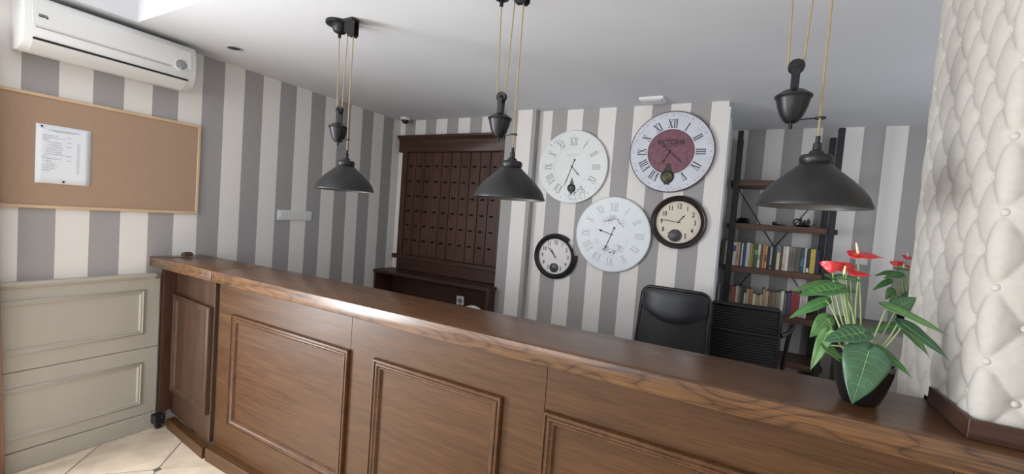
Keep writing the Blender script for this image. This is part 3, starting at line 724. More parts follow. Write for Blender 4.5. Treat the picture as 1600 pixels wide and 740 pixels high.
b = MB().lathe([(.0001, y-.010), (.042, y-.010), (.049, y-.006), (.050, y)], 36, (bx_, 0, bz_), 'y')
b.prism([(bx_-.028, bz_+.034), (bx_+.028, bz_+.034), (bx_+.024, bz_+.060), (bx_+.013, bz_+.078), (bx_+.016, bz_+.090), (bx_, bz_+.100), (bx_-.016, bz_+.090), (bx_-.013, bz_+.078), (bx_-.024, bz_+.060)], y, y-.008, 'y')
b.prism([(bx_-.024, bz_-.042), (bx_-.018, bz_-.062), (bx_-.004, bz_-.060), (bx_, bz_-.050), (bx_+.004, bz_-.062), (bx_+.016, bz_-.062), (bx_+.024, bz_-.042)], y, y-.008, 'y')
po = obj('pendulum_window', b, bronze, t, bevel=0.001, label='green-bronze pendulum window')
obj('pendulum_bob', ringmesh(bx_+.004, bz_, y, [(.0001, .0150), (.006, .0155), (.009, .0125), (.013, .0145), (.018, .0125), (.023, .0145), (.028, .0118), (.033, .0100)], 30), mat('brass_green', (0.13, 0.13, 0.07, 1), 0.4, .6), po)

# C: lower middle, white floral
cx, cz = 2.424, 1.496; y = YW-.030
t = thing('wall_clock', 'large pale clock with grey floral wreath, lowest of the three big ones', 'clock', (cx, YW, cz), 'clocks on the striped wall')
obj('face', ringmesh(cx, cz, YW, [(.0001, .030), (.297, .030)]), faceC, t, smooth=30)
obj('rim', ringmesh(cx, cz, YW, [(.296, .0305), (.303, .0285), (.3045, .024), (.3045, .016), (.0001, .015)]), mat('clock_rim_grey', (0.50, 0.53, 0.53, 1), 0.5), t, label='pale grey rim')
obj('hanger', MB().box(cx-.03, cx+.03, YW-.0148, YW, cz+.10, cz+.14), ink_b, t)
for h in range(12): obj('numeral', roman_mesh(ROM[h], cx, cz, .218, h*PI/6, .062, y, .75), ink_l, t)
sp = [(math.radians(random.gauss(0, 26)), random.gauss(.130, .020)) for _ in range(150)]+[(math.radians(random.gauss(180, 34)), random.gauss(.135, .020)) for _ in range(230)]
obj('floral_print', flowers(cx, cz, y, sp, .0062), ink_f, t)
hands(t, cx-.004, cz, y-.003, (286, .120), (200, .145), ink_b, .0018, .058, .0075, .009)

# D: dark brown frame, cream face
def bezel_clock(cx, cz, R, label, rim_m, face_m, nums, inner, fr, hr, mn, bob, numR, numS, broken=False):
    t = thing('wall_clock', label, 'clock', (cx, YW, cz), 'clocks on the striped wall')
    y = YW-.018
    obj('face', ringmesh(cx, cz, YW, [(.0001, .018), (inner, .018)]), face_m, t, smooth=30)
    if not broken:
        obj('frame', ringmesh(cx, cz, YW, fr, 72), rim_m, t, smooth=50)
    else:
        w = .012
        obj('inner_frame', ringmesh(cx, cz, YW, [(inner-.004, .018), (inner-.003, .034), (inner+.004, .038), (inner+.010, .034), (inner+.011, 0)], 64), rim_m, t, smooth=50)
        obj('frame', ringmesh(cx, cz, YW, [(inner+.008, .0), (inner+.008, .036), (inner+.018, .043), (R-.008, .038), (R, .020), (R, .0), (inner+.008, .0)], 60, a0=math.radians(52), a1=math.radians(360+8)), rim_m, t, smooth=50, label='thick black frame with its upper right piece broken off')
    for k, s in enumerate(['12']+[str(i) for i in range(1, 12)]):
        if k == 6 or k in nums: continue
        a = k*PI/6
        text('numeral', s, (cx+numR*math.sin(a), y-.0006, cz+numR*math.cos(a)), numS, ink_b, t, .74, .0012)
    obj('minute_ring', ringmesh(cx, cz, y, [(inner*.90, .0002), (inner*.90, .0006), (inner*.912, .0006), (inner*.912, .0002)]), mat('tan_ring', (0.42, 0.34, 0.24, 1), .6), t)
    hands(t, cx, cz, y-.003, hr, mn, ink_b, .0022, .020, 0, .007)
    bx_, bz_, br = bob
    po = obj('pendulum_window', ringmesh(bx_, bz_, y, [(.0001, .004), (br-.004, .004), (br-.002, .007), (br, .006), (br, 0)], 30), M['black'], t, label='round black pendulum window')
    obj('pendulum_bob', ringmesh(bx_, bz_, y, [(.0001, .010), (br*.5, .009), (br*.8, .005)], 24), glassd, po)
    return t
rimD = mat('clock_frame_dark', (0.020, 0.012, 0.011, 1), 0.32, coat=0.3)
bezel_clock(2.911, 1.629, .200, 'round clock with thick dark brown frame and cream arabic face, right of the others', rimD,
            mat('clock_face_cream', (0.66, 0.60, 0.49, 1), 0.5, noise=0.04, nscale=10), (), .160,
            [(.156, .018), (.158, .030), (.165, .034), (.170, .031), (.174, .040), (.186, .044), (.197, .034), (.200, .018), (.199, .0)],
            (38, .075), (277, .118), (2.898, 1.528, .047), .118, .050)
bezel_clock(1.945, 1.266, .196, 'smallest clock, black frame with a broken corner, lowest on the wall', M['black'],
            mat('clock_face_pinkwhite', (0.66, 0.62, 0.63, 1), 0.5), (), .155, None,
            (326, .070), (318, .108), (1.944, 1.168, .040), .118, .046, True)

# ================================================================== KEY BOARD CABINET
kc = thing('key_cabinet', 'tall dark wooden key board cabinet with rows of small hooks', 'cabinet', (0.73, 3.47, 0.932))
obj('back', MB().box(0.095, 1.365, 3.468, 3.489, 0.932, 2.19), M['walnut_h'], kc)
for x0, x1 in ((0.098, 0.165), (1.312, 1.366)): obj('stile', MB().box(x0, x1, 3.438, 3.467, 1.094, 2.185), M['walnut'], kc, bevel=0.003)
px = [0.1655+i*0.11463 for i in range(11)]
for i in range(10): obj('plank', MB().box(px[i]+.0030, px[i+1]-.0030, 3.450+0.001*(i % 3), 3.467, 1.094, 2.170), M['walnut'], kc, bevel=0.0035)
cn = MB().prism([(3.467, 2.172), (3.438, 2.172), (3.430, 2.180), (3.430, 2.290), (3.418, 2.305), (3.404, 2.318), (3.396, 2.325), (3.396, 2.342), (3.489, 2.342), (3.489, 2.172)], 0.050, 1.388, 'x')
obj('cornice', cn, M['walnut_h'], kc, bevel=0.001)
obj('ledge', MB().box(0.042, 1.385, 3.425, 3.489, 1.048, 1.092), M['walnut_h'], kc, bevel=0.004)
obj('lower_panel', MB().box(0.098, 1.366, 3.446, 3.467, 0.934, 1.046), M['walnut_h'], kc, bevel=0.002)
hk = None
for r, z in enumerate((2.029, 1.872, 1.716, 1.563, 1.410, 1.256)):
    for i in range(10):
        x = 0.2225+i*0.1143+random.uniform(-.003, .003)
        if hk is None:
            m_ = MB().box(-.010, .010, -.004, 0, -.010, .010).tube([(-.012, -.004, .003), (-.012, -.020, -.006), (-.012, -.024, .004)], .003, 6).tube([(.010, -.004, .003), (.012, -.020, -.006), (.014, -.024, .004)], .003, 6)
            m_.tube([(0, -.004, 0), (0, -.022, -.006), (.003, -.028, .004)], .0042, 6)
            hk = obj('key_hook', m_, M['hook'], kc, local=True); o = hk
        else: o = copyobj(hk, kc)
        o.location = Vector((x, 3.4500, z))-kc.location
dk_ = thing('side_desk', 'low dark wooden desk under the key board, open below', 'desk', (0.71, 3.35, 0))
obj('desk_top', MB().box(0.004, 1.425, 3.215, 3.4885, 0.900, 0.930), M['walnut_h'], dk_, bevel=0.003)
for x0, x1 in ((0.004, 0.03), (1.385, 1.413)): obj('side_panel', MB().box(x0, x1, 3.23, 3.4885, 0.0, 0.899), M['walnut'], dk_, bevel=0.002)
obj('back_panel', MB().box(0.031, 1.384, 3.470, 3.4885, 0.12, 0.899), M['walnut_h'], dk_)
so_ = thing('socket', 'white wall socket with plug under the side desk', 'socket', (0.953, 3.47, 0.716))
obj('plate', MB().box(0.910, 0.998, 3.458, 3.4699, 0.672, 0.760), M['plastic'], so_, bevel=0.003)
obj('plug', MB().lathe([(.0001, 3.425), (.018, 3.427), (.020, 3.455), (.020, 3.458)], 18, (0.955, 0, 0.716), 'y'), M['greyline'], so_)
obj('cable', MB().tube([(0.955, 3.43, 0.706), (0.950, 3.42, 0.66), (0.935, 3.425, 0.55), (0.93, 3.44, 0.30), (0.95, 3.44, 0.02)], .0045, 8), M['plastic'], so_)
bn = thing('waste_bin', 'white round lidded bin standing in front of the side desk', 'bin', (1.365, 3.05, 0))
obj('body', MB().lathe([(.0001, .001), (.085, .001), (.110, .655), (.116, .660), (.114, .672), (.0001, .672)], 36, (1.365, 3.05, 0)), M['plastic2'], bn, smooth=40)
obj('lid', MB().lathe([(.114, .673), (.112, .700), (.095, .745), (.065, .775), (.030, .790), (.0001, .793)], 36, (1.365, 3.05, 0)), M['plastic'], bn, smooth=60)

# work desk and grey box just behind the counter
wd_ = thing('inner_desk', 'brown inner work desk behind the counter carrying a flat grey machine', 'desk', (2.2, 2.05, 0))
obj('desk_top', MB().box(1.20, 2.95, 1.66, 2.30, 0.722, 0.750), M['oak_top'], wd_, bevel=0.002)
for x in (1.22, 2.90): obj('side_panel', MB().box(x, x+.03, 1.67, 2.29, 0.0, 0.721), M['oak'], wd_, bevel=0.002)
pr_ = thing('grey_machine', 'flat grey office machine just showing above the counter edge', 'printer', (2.68, 2.05, 0.751))
obj('body', MB().box(2.50, 2.83, 1.86, 2.20, 0.751, 0.962), mat('grey_case', (0.20, 0.21, 0.20, 1), .5), pr_, bevel=0.012, seg=2)
obj('lid', MB().box(2.49, 2.825, 1.85, 2.21, 0.964, 0.998), mat('grey_lid', (0.27, 0.28, 0.265, 1), .45), pr_, bevel=0.008, seg=2)
obj('hinge', MB().cyl((2.822, 2.18, 0.985), (2.845, 2.18, 0.985), .012, 12), M['black'], pr_)
# ================================================================== BOOKSHELF
bs = thing('bookshelf', 'black metal and wood bookshelf standing in the alcove', 'bookshelf', (3.59, 4.17, 0))
for nm, x in (('l', 3.238), ('r', 3.905)):
    for y in (3.965, 4.325): obj('post', MB().box(x, x+.040, y, y+.040, 0.0, 2.42), M['blackmetal'], bs, bevel=0.0015)
for z in (1.976, 1.622, 1.266, 0.912, 0.56, 0.20):
    obj('shelf', MB().box(3.250, 3.935, 4.008, 4.322, z, z+.046), M['shelfwood'], bs, bevel=0.002)
    obj('front_lip', MB().box(3.279, 3.904, 3.978, 4.007, z-.002, z+.046), M['shelfwood'], bs, bevel=0.002)
    for x in (3.216, 3.946): obj('crossbar', MB().box(x, x+.020, 3.980, 4.350, z+.002, z+.040), M['blackmetal'], bs, bevel=0.001)
for a, b in (((3.262, 2.00), (3.92, 0.97)), ((3.92, 2.00), (3.262, 0.97))):
    obj('brace', MB().cyl((a[0], 4.372, a[1]), (b[0], 4.372, b[1]), .0040, 8), M['blackmetal'], bs)

bcol = {}
def bm_(c, r=.55):
    if c not in bcol: bcol[c] = mat('book_cloth', c+(1,), r, noise=0.12, nscale=60)
    return bcol[c]
pages = mat('book_pages', (0.60, 0.55, 0.45, 1), 0.85)
def book(x0, x1, z0, h, col, label, group, y0=4.022, depth=.145, lab=None, lean=0.0):
    t = thing('book', label, 'book', (x0, y0, z0), group)
    w = x1-x0-.0012; c = min(.003, w*.15)
    mb = MB().box(0, w, 0, .004, 0, h).box(0, c, .004, depth, 0, h).box(w-c, w, .004, depth, 0, h)
    o = obj('cover', mb, bm_(col), t, local=True, bevel=min(.0012, w*.1))
    p = obj('page_block', MB().box(c+.0001, w-c-.0001, .0042, depth-.004, .003, h-.004), pages, t, local=True)
    if lab:
        f0, f1, lc = lab
        obj('spine_label', MB().box(w*.12, w*.88, -.0007, .0, h*f0, h*f1), bm_(lc), t, local=True)
    t.rotation_euler = (0, lean, 0)
    return t
G1, G2 = 'books on the upper book row', 'books on the lower book row'
U = [ # x0, x1, top z, colour, label, spine label
 (3.190,3.224,1.517,(.13,.10,.085),'brown book outside the left post of the upper row',None),
 (3.224,3.236,1.512,(.58,.56,.50),'thin white book squeezed against the left post, upper row',None),
 (3.283,3.309,1.507,(.60,.58,.56),'white book with purple label, first inside the left post of upper row',(.62,.86,(.10,.07,.28))),
 (3.309,3.336,1.511,(.48,.32,.20),'tan book right of the purple-labelled white one, upper row',(.20,.50,(.42,.20,.10))),
 (3.336,3.346,1.500,(.10,.12,.10),'very thin dark green book between tan and pale green ones, upper row',None),
 (3.346,3.358,1.505,(.48,.60,.54),'thin pale green book left of the navy one, upper row',None),
 (3.358,3.380,1.497,(.025,.045,.14),'navy blue book in the left part of the upper row',None),
 (3.380,3.411,1.512,(.50,.50,.48),'wide light grey book right of the navy one, upper row',None),
 (3.411,3.424,1.506,(.36,.30,.07),'olive yellow book right of the light grey one, upper row',None),
 (3.424,3.438,1.502,(.20,.19,.06),'darker olive book beside the olive yellow one, upper row',None),
 (3.438,3.465,1.506,(.035,.085,.035),'dark green book with pale specks, upper row',(.55,.75,(.20,.30,.15))),
 (3.465,3.484,1.505,(.55,.55,.48),'cream white book right of the dark green one, upper row',(.35,.55,(.20,.28,.20))),
 (3.484,3.499,1.502,(.12,.05,.025),'dark red-brown book left of the orange ones, upper row',None),
 (3.499,3.515,1.505,(.50,.24,.11),'orange book, left one of the two, upper row',None),
 (3.515,3.532,1.500,(.55,.27,.12),'orange book with dark patch, right one of the two, upper row',(.30,.60,(.12,.06,.04))),
 (3.532,3.551,1.492,(.020,.020,.022),'black book right after the orange ones, upper row',None),
 (3.551,3.566,1.495,(.30,.33,.34),'grey and black book between black ones, upper row',(.05,.20,(.02,.02,.02))),
 (3.566,3.582,1.492,(.018,.018,.020),'black book right of the grey and black one, upper row',None),
 (3.582,3.597,1.490,(.035,.030,.030),'dark brown-black book left of the blue-topped one, upper row',None),
 (3.597,3.620,1.500,(.58,.54,.36),'pale yellow book with blue top, middle of the upper row',(.74,.98,(.04,.16,.42))),
 (3.620,3.638,1.502,(.10,.055,.035),'brown book right of the blue-topped one, upper row',None),
 (3.638,3.657,1.507,(.56,.50,.42),'cream book left of the white one, upper row',(.10,.30,(.40,.30,.22))),
 (3.657,3.680,1.508,(.66,.64,.60),'bright white book in the right half of the upper row',None),
 (3.680,3.702,1.509,(.19,.165,.135),'grey-brown book right of the bright white one, upper row',(.15,.80,(.12,.10,.08))),
 (3.702,3.724,1.508,(.17,.150,.120),'second grey-brown book, next to the first, upper row',(.15,.80,(.11,.09,.07))),
 (3.724,3.756,1.506,(.080,.075,.060),'dark olive-brown book in the right half of the upper row',(.45,.70,(.06,.09,.05))),
 (3.756,3.782,1.506,(.030,.055,.065),'dark teal book in the right half of the upper row',(.25,.55,(.05,.14,.20))),
 (3.782,3.797,1.508,(.38,.42,.42),'thin pale grey book right of the teal one, upper row',None),
 (3.797,3.818,1.500,(.022,.022,.018),'black book with small white tag at its foot, upper row',(.03,.20,(.62,.60,.50))),
 (3.820,3.855,1.502,(.50,.36,.07),'mustard yellow book near the right post, upper row',None),
 (3.856,3.882,1.498,(.022,.030,.085),'navy blue book at the right end of the upper row',None)]
for x0, x1, zt, c, l, s in U: book(x0, x1, 1.3125, zt-1.3125, c, l, G1, lab=s, depth=random.uniform(.12, .17), y0=4.020+random.uniform(0, .008) if x0 > 3.24 else 4.04)
Lw = [
 (3.196,3.214,1.136,(.50,.50,.48),'white book outside the left post of the lower row',None),
 (3.281,3.291,1.134,(.05,.10,.05),'dark green book, first inside the left post of lower row',None),
 (3.291,3.300,1.090,(.50,.50,.42),'short thin pale book beside the dark green one, lower row',None),
 (3.300,3.318,1.138,(.32,.085,.06),'brick red book, left one of the two, lower row',None),
 (3.318,3.334,1.137,(.28,.075,.055),'brick red book, right one of the two, lower row',None),
 (3.334,3.353,1.146,(.40,.42,.36),'light grey-green book right of the red pair, lower row',None),
 (3.353,3.367,1.142,(.24,.19,.08),'olive brown book right of the light grey-green one, lower row',None),
 (3.367,3.381,1.140,(.09,.10,.05),'dark olive book left of the short white one, lower row',None),
 (3.381,3.396,1.135,(.03,.045,.055),'black-blue book left of the short white one, lower row',None),
 (3.396,3.412,1.097,(.58,.54,.46),'short white book in the left third of the lower row',None),
 (3.412,3.432,1.131,(.42,.28,.16),'tan book right of the short white one, lower row',None),
 (3.432,3.446,1.134,(.30,.18,.10),'brown book, left one of a pair beside the tan one, lower row',None),
 (3.446,3.459,1.137,(.34,.18,.09),'orange-brown book, right one of a pair, lower row',None),
 (3.459,3.481,1.098,(.56,.50,.38),'short cream book in the middle of the lower row',None),
 (3.481,3.496,1.090,(.36,.28,.18),'short tan book, left of two, middle of the lower row',None),
 (3.496,3.512,1.091,(.33,.25,.15),'short tan book, right of two, middle of the lower row',None),
 (3.512,3.528,1.099,(.48,.40,.30),'short pale beige book left of a tall one, lower row',None),
 (3.528,3.547,1.149,(.30,.22,.15),'tall light brown book in the middle of the lower row',None),
 (3.547,3.572,1.135,(.42,.31,.20),'wide tan book right of the tall light brown one, lower row',None),
 (3.572,3.594,1.133,(.17,.095,.06),'reddish brown book right of the wide tan one, lower row',None),
 (3.594,3.621,1.131,(.16,.15,.11),'grey-green book in the right half of the lower row',None),
 (3.621,3.638,1.134,(.22,.19,.14),'grey-brown book right of the grey-green one, lower row',None),
 (3.638,3.655,1.138,(.26,.23,.18),'paler grey-brown book left of the white one, lower row',None),
 (3.655,3.676,1.150,(.60,.56,.50),'tall white book in the right half of the lower row',None),
 (3.676,3.697,1.138,(.13,.095,.065),'dark brown book right of the tall white one, lower row',None),
 (3.697,3.722,1.145,(.035,.05,.13),'dark blue book left of the big red one, lower row',None),
 (3.722,3.781,1.152,(.20,.030,.025),'big dark red book near the right end of lower row',None),
 (3.781,3.797,1.140,(.46,.42,.38),'off-white book, left of three beside the big red one',None),
 (3.797,3.813,1.142,(.42,.38,.34),'off-white book, middle of three beside the big red one',None),
 (3.813,3.832,1.140,(.47,.43,.40),'off-white book, right of three beside the big red one',None)]
for x0, x1, zt, c, l, s in Lw: book(x0, x1, 0.9585, zt-.9585, c, l, G2, lab=s, depth=random.uniform(.12, .17), y0=4.020+random.uniform(0, .008) if x0 > 3.24 else 4.04)

# ornaments on the second shelf
ZS = 1.6685
o1 = thing('pine_cone_ornament', 'dark spiky flower-shaped ornament at the left end of the shelf above the books', 'ornament', (3.332, 4.10, ZS))
obj('base', MB().lathe([(.0001, ZS+.001), (.045, ZS+.001), (.055, ZS+.012), (.030, ZS+.025), (.0001, ZS+.045)], 20, (3.332, 4.10, 0)), M['black'], o1)
for ring, (n, r0, el, ln) in enumerate(((10, .028, .25, .042), (8, .020, .75, .042), (5, .010, 1.2, .036))):
    for i in range(n):
        a = 2*PI*i/n+ring*.3; d = Vector((math.cos(a)*math.cos(el), math.sin(a)*math.cos(el), math.sin(el)))
        p = Vector((3.332, 4.10, ZS+.020))+Vector((math.cos(a), math.sin(a), 0))*r0; sd = Vector((-math.sin(a), math.cos(a), 0))
        nrm = d.cross(sd)
        vs = [p, p+d*ln*.5+sd*.013, p+d*ln, p+d*ln*.5-sd*.013, p+d*ln*.5+nrm*.006]
        obj('petal', MB().add(vs, [(0, 1, 4), (1, 2, 4), (2, 3, 4), (3, 0, 4), (0, 3, 2, 1)]), M['black'], o1, smooth=0)
o2 = thing('dark_pipe', 'small dark spoon-like thing lying in the middle of the ornament shelf', 'ornament', (3.585, 4.09, ZS))
obj('bowl', MB().lathe([(.0001, ZS+.001), (.012, ZS+.002), (.017, ZS+.014), (.015, ZS+.030), (.011, ZS+.031), (.010, ZS+.012), (.0001, ZS+.010)], 18, (3.562, 4.09, 0)), M['iron'], o2, smooth=50)
obj('handle', MB().tube([(3.574, 4.09, ZS+.008), (3.605, 4.09, ZS+.008), (3.640, 4.088, ZS+.006)], [.006, .0045, .003], 8), M['iron'], o2, smooth=60)
o3 = thing('openwork_ornament', 'dark openwork bowl-like ornament with a reddish leaf on the shelf', 'ornament', (3.755, 4.10, ZS))
obj('dish', MB().lathe([(.0001, ZS+.001), (.040, ZS+.001), (.064, ZS+.012), (.061, ZS+.015), (.038, ZS+.006), (.0001, ZS+.005)], 28, (3.755, 4.10, 0)), M['black'], o3, smooth=50)
obj('ring', MB().tube([(3.715+.022*math.cos(a), 4.10, ZS+.036+.026*math.sin(a)) for a in [2*PI*i/18 for i in range(18)]], .006, 8, closed=True), M['black'], o3, smooth=60)
for i in range(8):
    a = 2*PI*i/8; p = Vector((3.765+.020*math.cos(a), 4.10+.020*math.sin(a), ZS+.010)); q = p+Vector((.014*math.cos(a), .014*math.sin(a), .048+.012*(i % 2)))
    obj('prong', MB().tube([p, (p+q)/2+Vector((.004*math.cos(a), .004*math.sin(a), 0)), q], [.009, .008, .003], 7), M['black'], o3, smooth=60)
obj('leaf', MB().add([(3.800, 4.10, ZS+.010), (3.825, 4.085, ZS+.018), (3.850, 4.10, ZS+.040), (3.825, 4.115, ZS+.020), (3.826, 4.10, ZS+.014)], [(0, 1, 4), (1, 2, 4), (2, 3, 4), (3, 0, 4), (0, 3, 2, 1)]), mat('dark_red_leaf', (0.14, 0.03, 0.025, 1), .5), o3, label='dull red leaf')

# ================================================================== CHAIRS
def rounded(w0, w1, h, r, n=6):      # outline, bottom width w0, top width w1, height h
    pts = [(-w0/2, 0), (w0/2, 0)]
    for i in range(n+1):
        a = PI/2*i/n; pts.append((w1/2-r+r*math.cos(a), h-r+r*math.sin(a)))
    for i in range(n+1):
        a = PI/2+PI/2*i/n; pts.append((-w1/2+r+r*math.cos(a), h-r+r*math.sin(a)))
    return pts
def star_base(t, x, y, m):
    obj('gas_column', MB().cyl((x, y, .10), (x, y, .44), .025, 16).cyl((x, y, .07), (x, y, .24), .034, 16), m, t)
    for k in range(5):
        a = 2*PI*k/5+.3; d = Vector((math.cos(a), math.sin(a), 0))
        lg = obj('leg', MB().tube([Vector((x, y, .10))+d*.02, Vector((x, y, .085))+d*.29], [.026, .014], 8), m, t)
        p = Vector((x, y, .0285))+d*.29; s = Vector((-d.y, d.x, 0))
        obj('caster', MB().cyl(p-s*.022, p+s*.022, .028, 16).cyl(p+Vector((0, 0, .02)), p+Vector((0, 0, .06)), .007, 8), M['black'], lg)
def pt(o, rot, y, x):   # local back-plane point -> scene
    return Vector(o)+Matrix.Rotation(rot, 3, 'Z')@Vector((x, y, 0))
# high mesh back chair
c1 = thing('office_chair', 'high-backed black office chair with leather headrest over mesh back', 'chair', (2.985, 3.02, 0))
rot = math.radians(-3); tilt = math.radians(7)
R1 = Matrix.Rotation(rot, 3, 'Z')@Matrix.Rotation(-tilt, 3, 'X')
def cback(poly, y0, y1, curve=0.0, base=(2.985, 2.90, .58)):
    mb = MB().prism(poly, y0, y1, 'y'); mb.v = [tuple(Vector(base)+R1@Vector((p[0], p[1]+curve*(p[0]/.2)**2, p[2]))) for p in mb.v]; return mb
def gridplate(xf, z0, z1, y0, y1, curve, base, RM, nx=14, nz=10):
    mb = MB()
    for side, yy in ((0, y0), (1, y1)):
        vs = []
        for j in range(nz+1):
            f = j/nz; 
            for i in range(nx+1):
                x = (2*i/nx-1)*xf(f); z = z0(x)+(z1(x)-z0(x))*f if callable(z0) else z0+(z1-z0)*f
                bul = 0.010*(1-(2*i/nx-1)**4)*(1-(2*f-1)**4)*(1 if side else -1) if curve >= 0 else 0
                vs.append(Vector(base)+RM@Vector((x, yy+abs(curve)*(x/.2)**2+bul, z)))
        fs = [(j*(nx+1)+i, j*(nx+1)+i+1, (j+1)*(nx+1)+i+1, (j+1)*(nx+1)+i) for j in range(nz) for i in range(nx)]
        if side: fs = [tuple(reversed(f)) for f in fs]
        mb.add(vs, fs)
    return mb
B1 = (2.985, 2.885, .57)
ol = rounded(.47, .425, .615, .060)
fr_pts = [Vector(B1)+R1@Vector((x, .035*(x/.2)**2, z)) for x, z in ol]
obj('back_frame', MB().tube(fr_pts, .013, 8, closed=True), M['black'], c1, smooth=60)
def lz(x): return .395+.085*(x/.2)**2
hd = gridplate(lambda f: .205-.055*max(0, (f-.80)/.2)**3, lambda x: lz(x), lambda x: .606-.0*(x), -.022, .022, .035, B1, R1, 20, 12)
obj('headrest', hd, M['leather'], c1, smooth=60, label='smooth black leather headrest panel')
mm, nt, b = new_mat('chair_mesh'); b.inputs['Base Color'].default_value = (0.010, 0.010, 0.012, 1); b.inputs['Roughness'].default_value = .6
b.inputs['Alpha'].default_value = 0.90
obj('mesh_back', gridplate(lambda f: .225-.012*f, 0.01, 0.49, -.002, .002, -.035, B1, R1, 14, 8), mm, c1, smooth=60)
for i in (-1, 0, 1): obj('back_rib', MB().tube([Vector(B1)+R1@Vector((i*.07, .02, z)) for z in (0.0, .15, .30, .42)], .009, 8), M['black'], c1, smooth=60)
sb = MB().prism([(-.24, -.22), (.24, -.22), (.25, .10), (.20, .25), (-.20, .25), (-.25, .10)], .46, .54, 'z'); sb.v = [tuple(Vector((2.985, 3.14, 0))+Vector(p)) for p in sb.v]
obj('seat', sb, M['leather'], c1, bevel=.025, seg=3, smooth=60)
obj('back_bar', MB().tube([(2.985, 2.91, .72), (2.985, 2.89, .52), (2.985, 3.02, .45)], .022, 8), M['black'], c1, smooth=60)
for s in (-1, 1): obj('armrest', MB().tube([(2.985+s*.26, 3.08, .50), (2.985+s*.28, 3.02, .64), (2.985+s*.28, 3.05, .70), (2.985+s*.28, 3.26, .70)], [.014, .016, .022, .022], 10), M['black'], c1, smooth=60)
star_base(c1, 2.985, 3.10, M['black'])
# low ribbed chair
c2 = thing('office_chair', 'low black armchair with ribbed back, standing right of the high-backed one', 'chair', (3.42, 3.62, 0))
B2 = (3.415, 3.38, .56); R2 = Matrix.Rotation(math.radians(4), 3, 'Z')@Matrix.Rotation(math.radians(-6), 3, 'X')
def P2(x, y, z): return Vector(B2)+R2@Vector((x, y+.030*(x/.2)**2, z))
obj('back_frame', MB().tube([P2(x, 0, z) for x, z in rounded(.42, .43, .520, .03)], .012, 8, closed=True), M['black'], c2, smooth=60)
for k in range(26):
    z = .02+k*.0185
    obj('back_slat', MB().tube([P2(x, 0, z) for x in (-.21, -.14, -.07, 0, .07, .14, .21)], .0065, 6), M['meshblk'], c2, smooth=60)
obj('back_cloth', gridplate(lambda f: .207, .0, .50, .006, .009, -.030, B2, R2, 12, 4), M['meshblk'], c2)
obj('rail', MB().tube([P2(x, -.006, .512) for x in (-.20, -.13, -.07, 0, .07, .13, .20)], .014, 8), M['black'], c2, smooth=60, label='smooth black top rail')
obj('rail', MB().tube([P2(x, -.006, .330) for x in (-.20, -.13, -.07, 0, .07, .13, .20)], .010, 8), M['black'], c2, smooth=60)
sb = MB().prism([(-.22, -.20), (.22, -.20), (.24, .20), (.20, .25), (-.20, .25), (-.24, .20)], .44, .50, 'z'); sb.v = [tuple(Vector((3.42, 3.62, 0))+Vector(p)) for p in sb.v]
obj('seat', sb, M['leather'], c2, bevel=.02, seg=3, smooth=60)
for s in (-1, 1):
    bx_ = 3.42+s*.255
    obj('armrest', MB().tube([(bx_-s*.045, 3.375, .915), (bx_-s*.005, 3.41, .935), (bx_+s*.030, 3.50, .965), (bx_+s*.040, 3.62, .965), (bx_+s*.038, 3.70, .93), (bx_+s*.025, 3.72, .80), (bx_, 3.72, .46)], .015, 10), M['black'], c2, smooth=60)
for sx in (-1, 1):
    for yy in (3.45, 3.80): obj('leg', MB().tube([(3.42+sx*.215, yy, .45), (3.42+sx*.235, yy+(.02 if yy > 3.6 else -.02), .001)], .013, 8), M['black'], c2)

# ================================================================== RIGHT OF THE BOOKSHELF
lc = thing('low_cabinet', 'pale grey low cabinet in the alcove behind the tufted pillar', 'cabinet', (4.55, 4.20, 0))
grey = mat('cabinet_grey', (0.27, 0.245, 0.225, 1), .55)
obj('body', MB().box(4.08, 5.10, 4.02, 4.385, 0.05, 0.945), grey, lc, bevel=.002)
obj('cabinet_top', MB().box(4.06, 5.12, 4.00, 4.395, 0.946, 0.972), mat('cabinet_top_dark', (0.13, 0.11, 0.10, 1), .4), lc, bevel=.003)
for i in range(2):
    d_ = obj('door', MB().box(4.10+i*.49, 4.58+i*.49, 4.002, 4.018, 0.08, 0.93), grey, lc, bevel=.002)
    obj('handle', MB().cyl((4.54+i*.10, 3.985, .55), (4.54+i*.10, 3.985, .68), .005, 8).cyl((4.54+i*.10, 4.003, .56), (4.54+i*.10, 3.985, .56), .004, 8).cyl((4.54+i*.10, 4.003, .67), (4.54+i*.10, 3.985, .67), .004, 8), M['iron'], d_)
sw2 = thing('wall_switch', 'small square white switch on the alcove wall, behind the red flowers', 'switch', (4.205, 4.4, 1.44))
obj('plate', MB().box(4.165, 4.245, 4.391, 4.4, 1.405, 1.485), M['plastic'], sw2, bevel=.002)
obj('rocker', MB().box(4.180, 4.230, 4.387, 4.3909, 1.418, 1.472), M['plastic2'], sw2, bevel=.001)

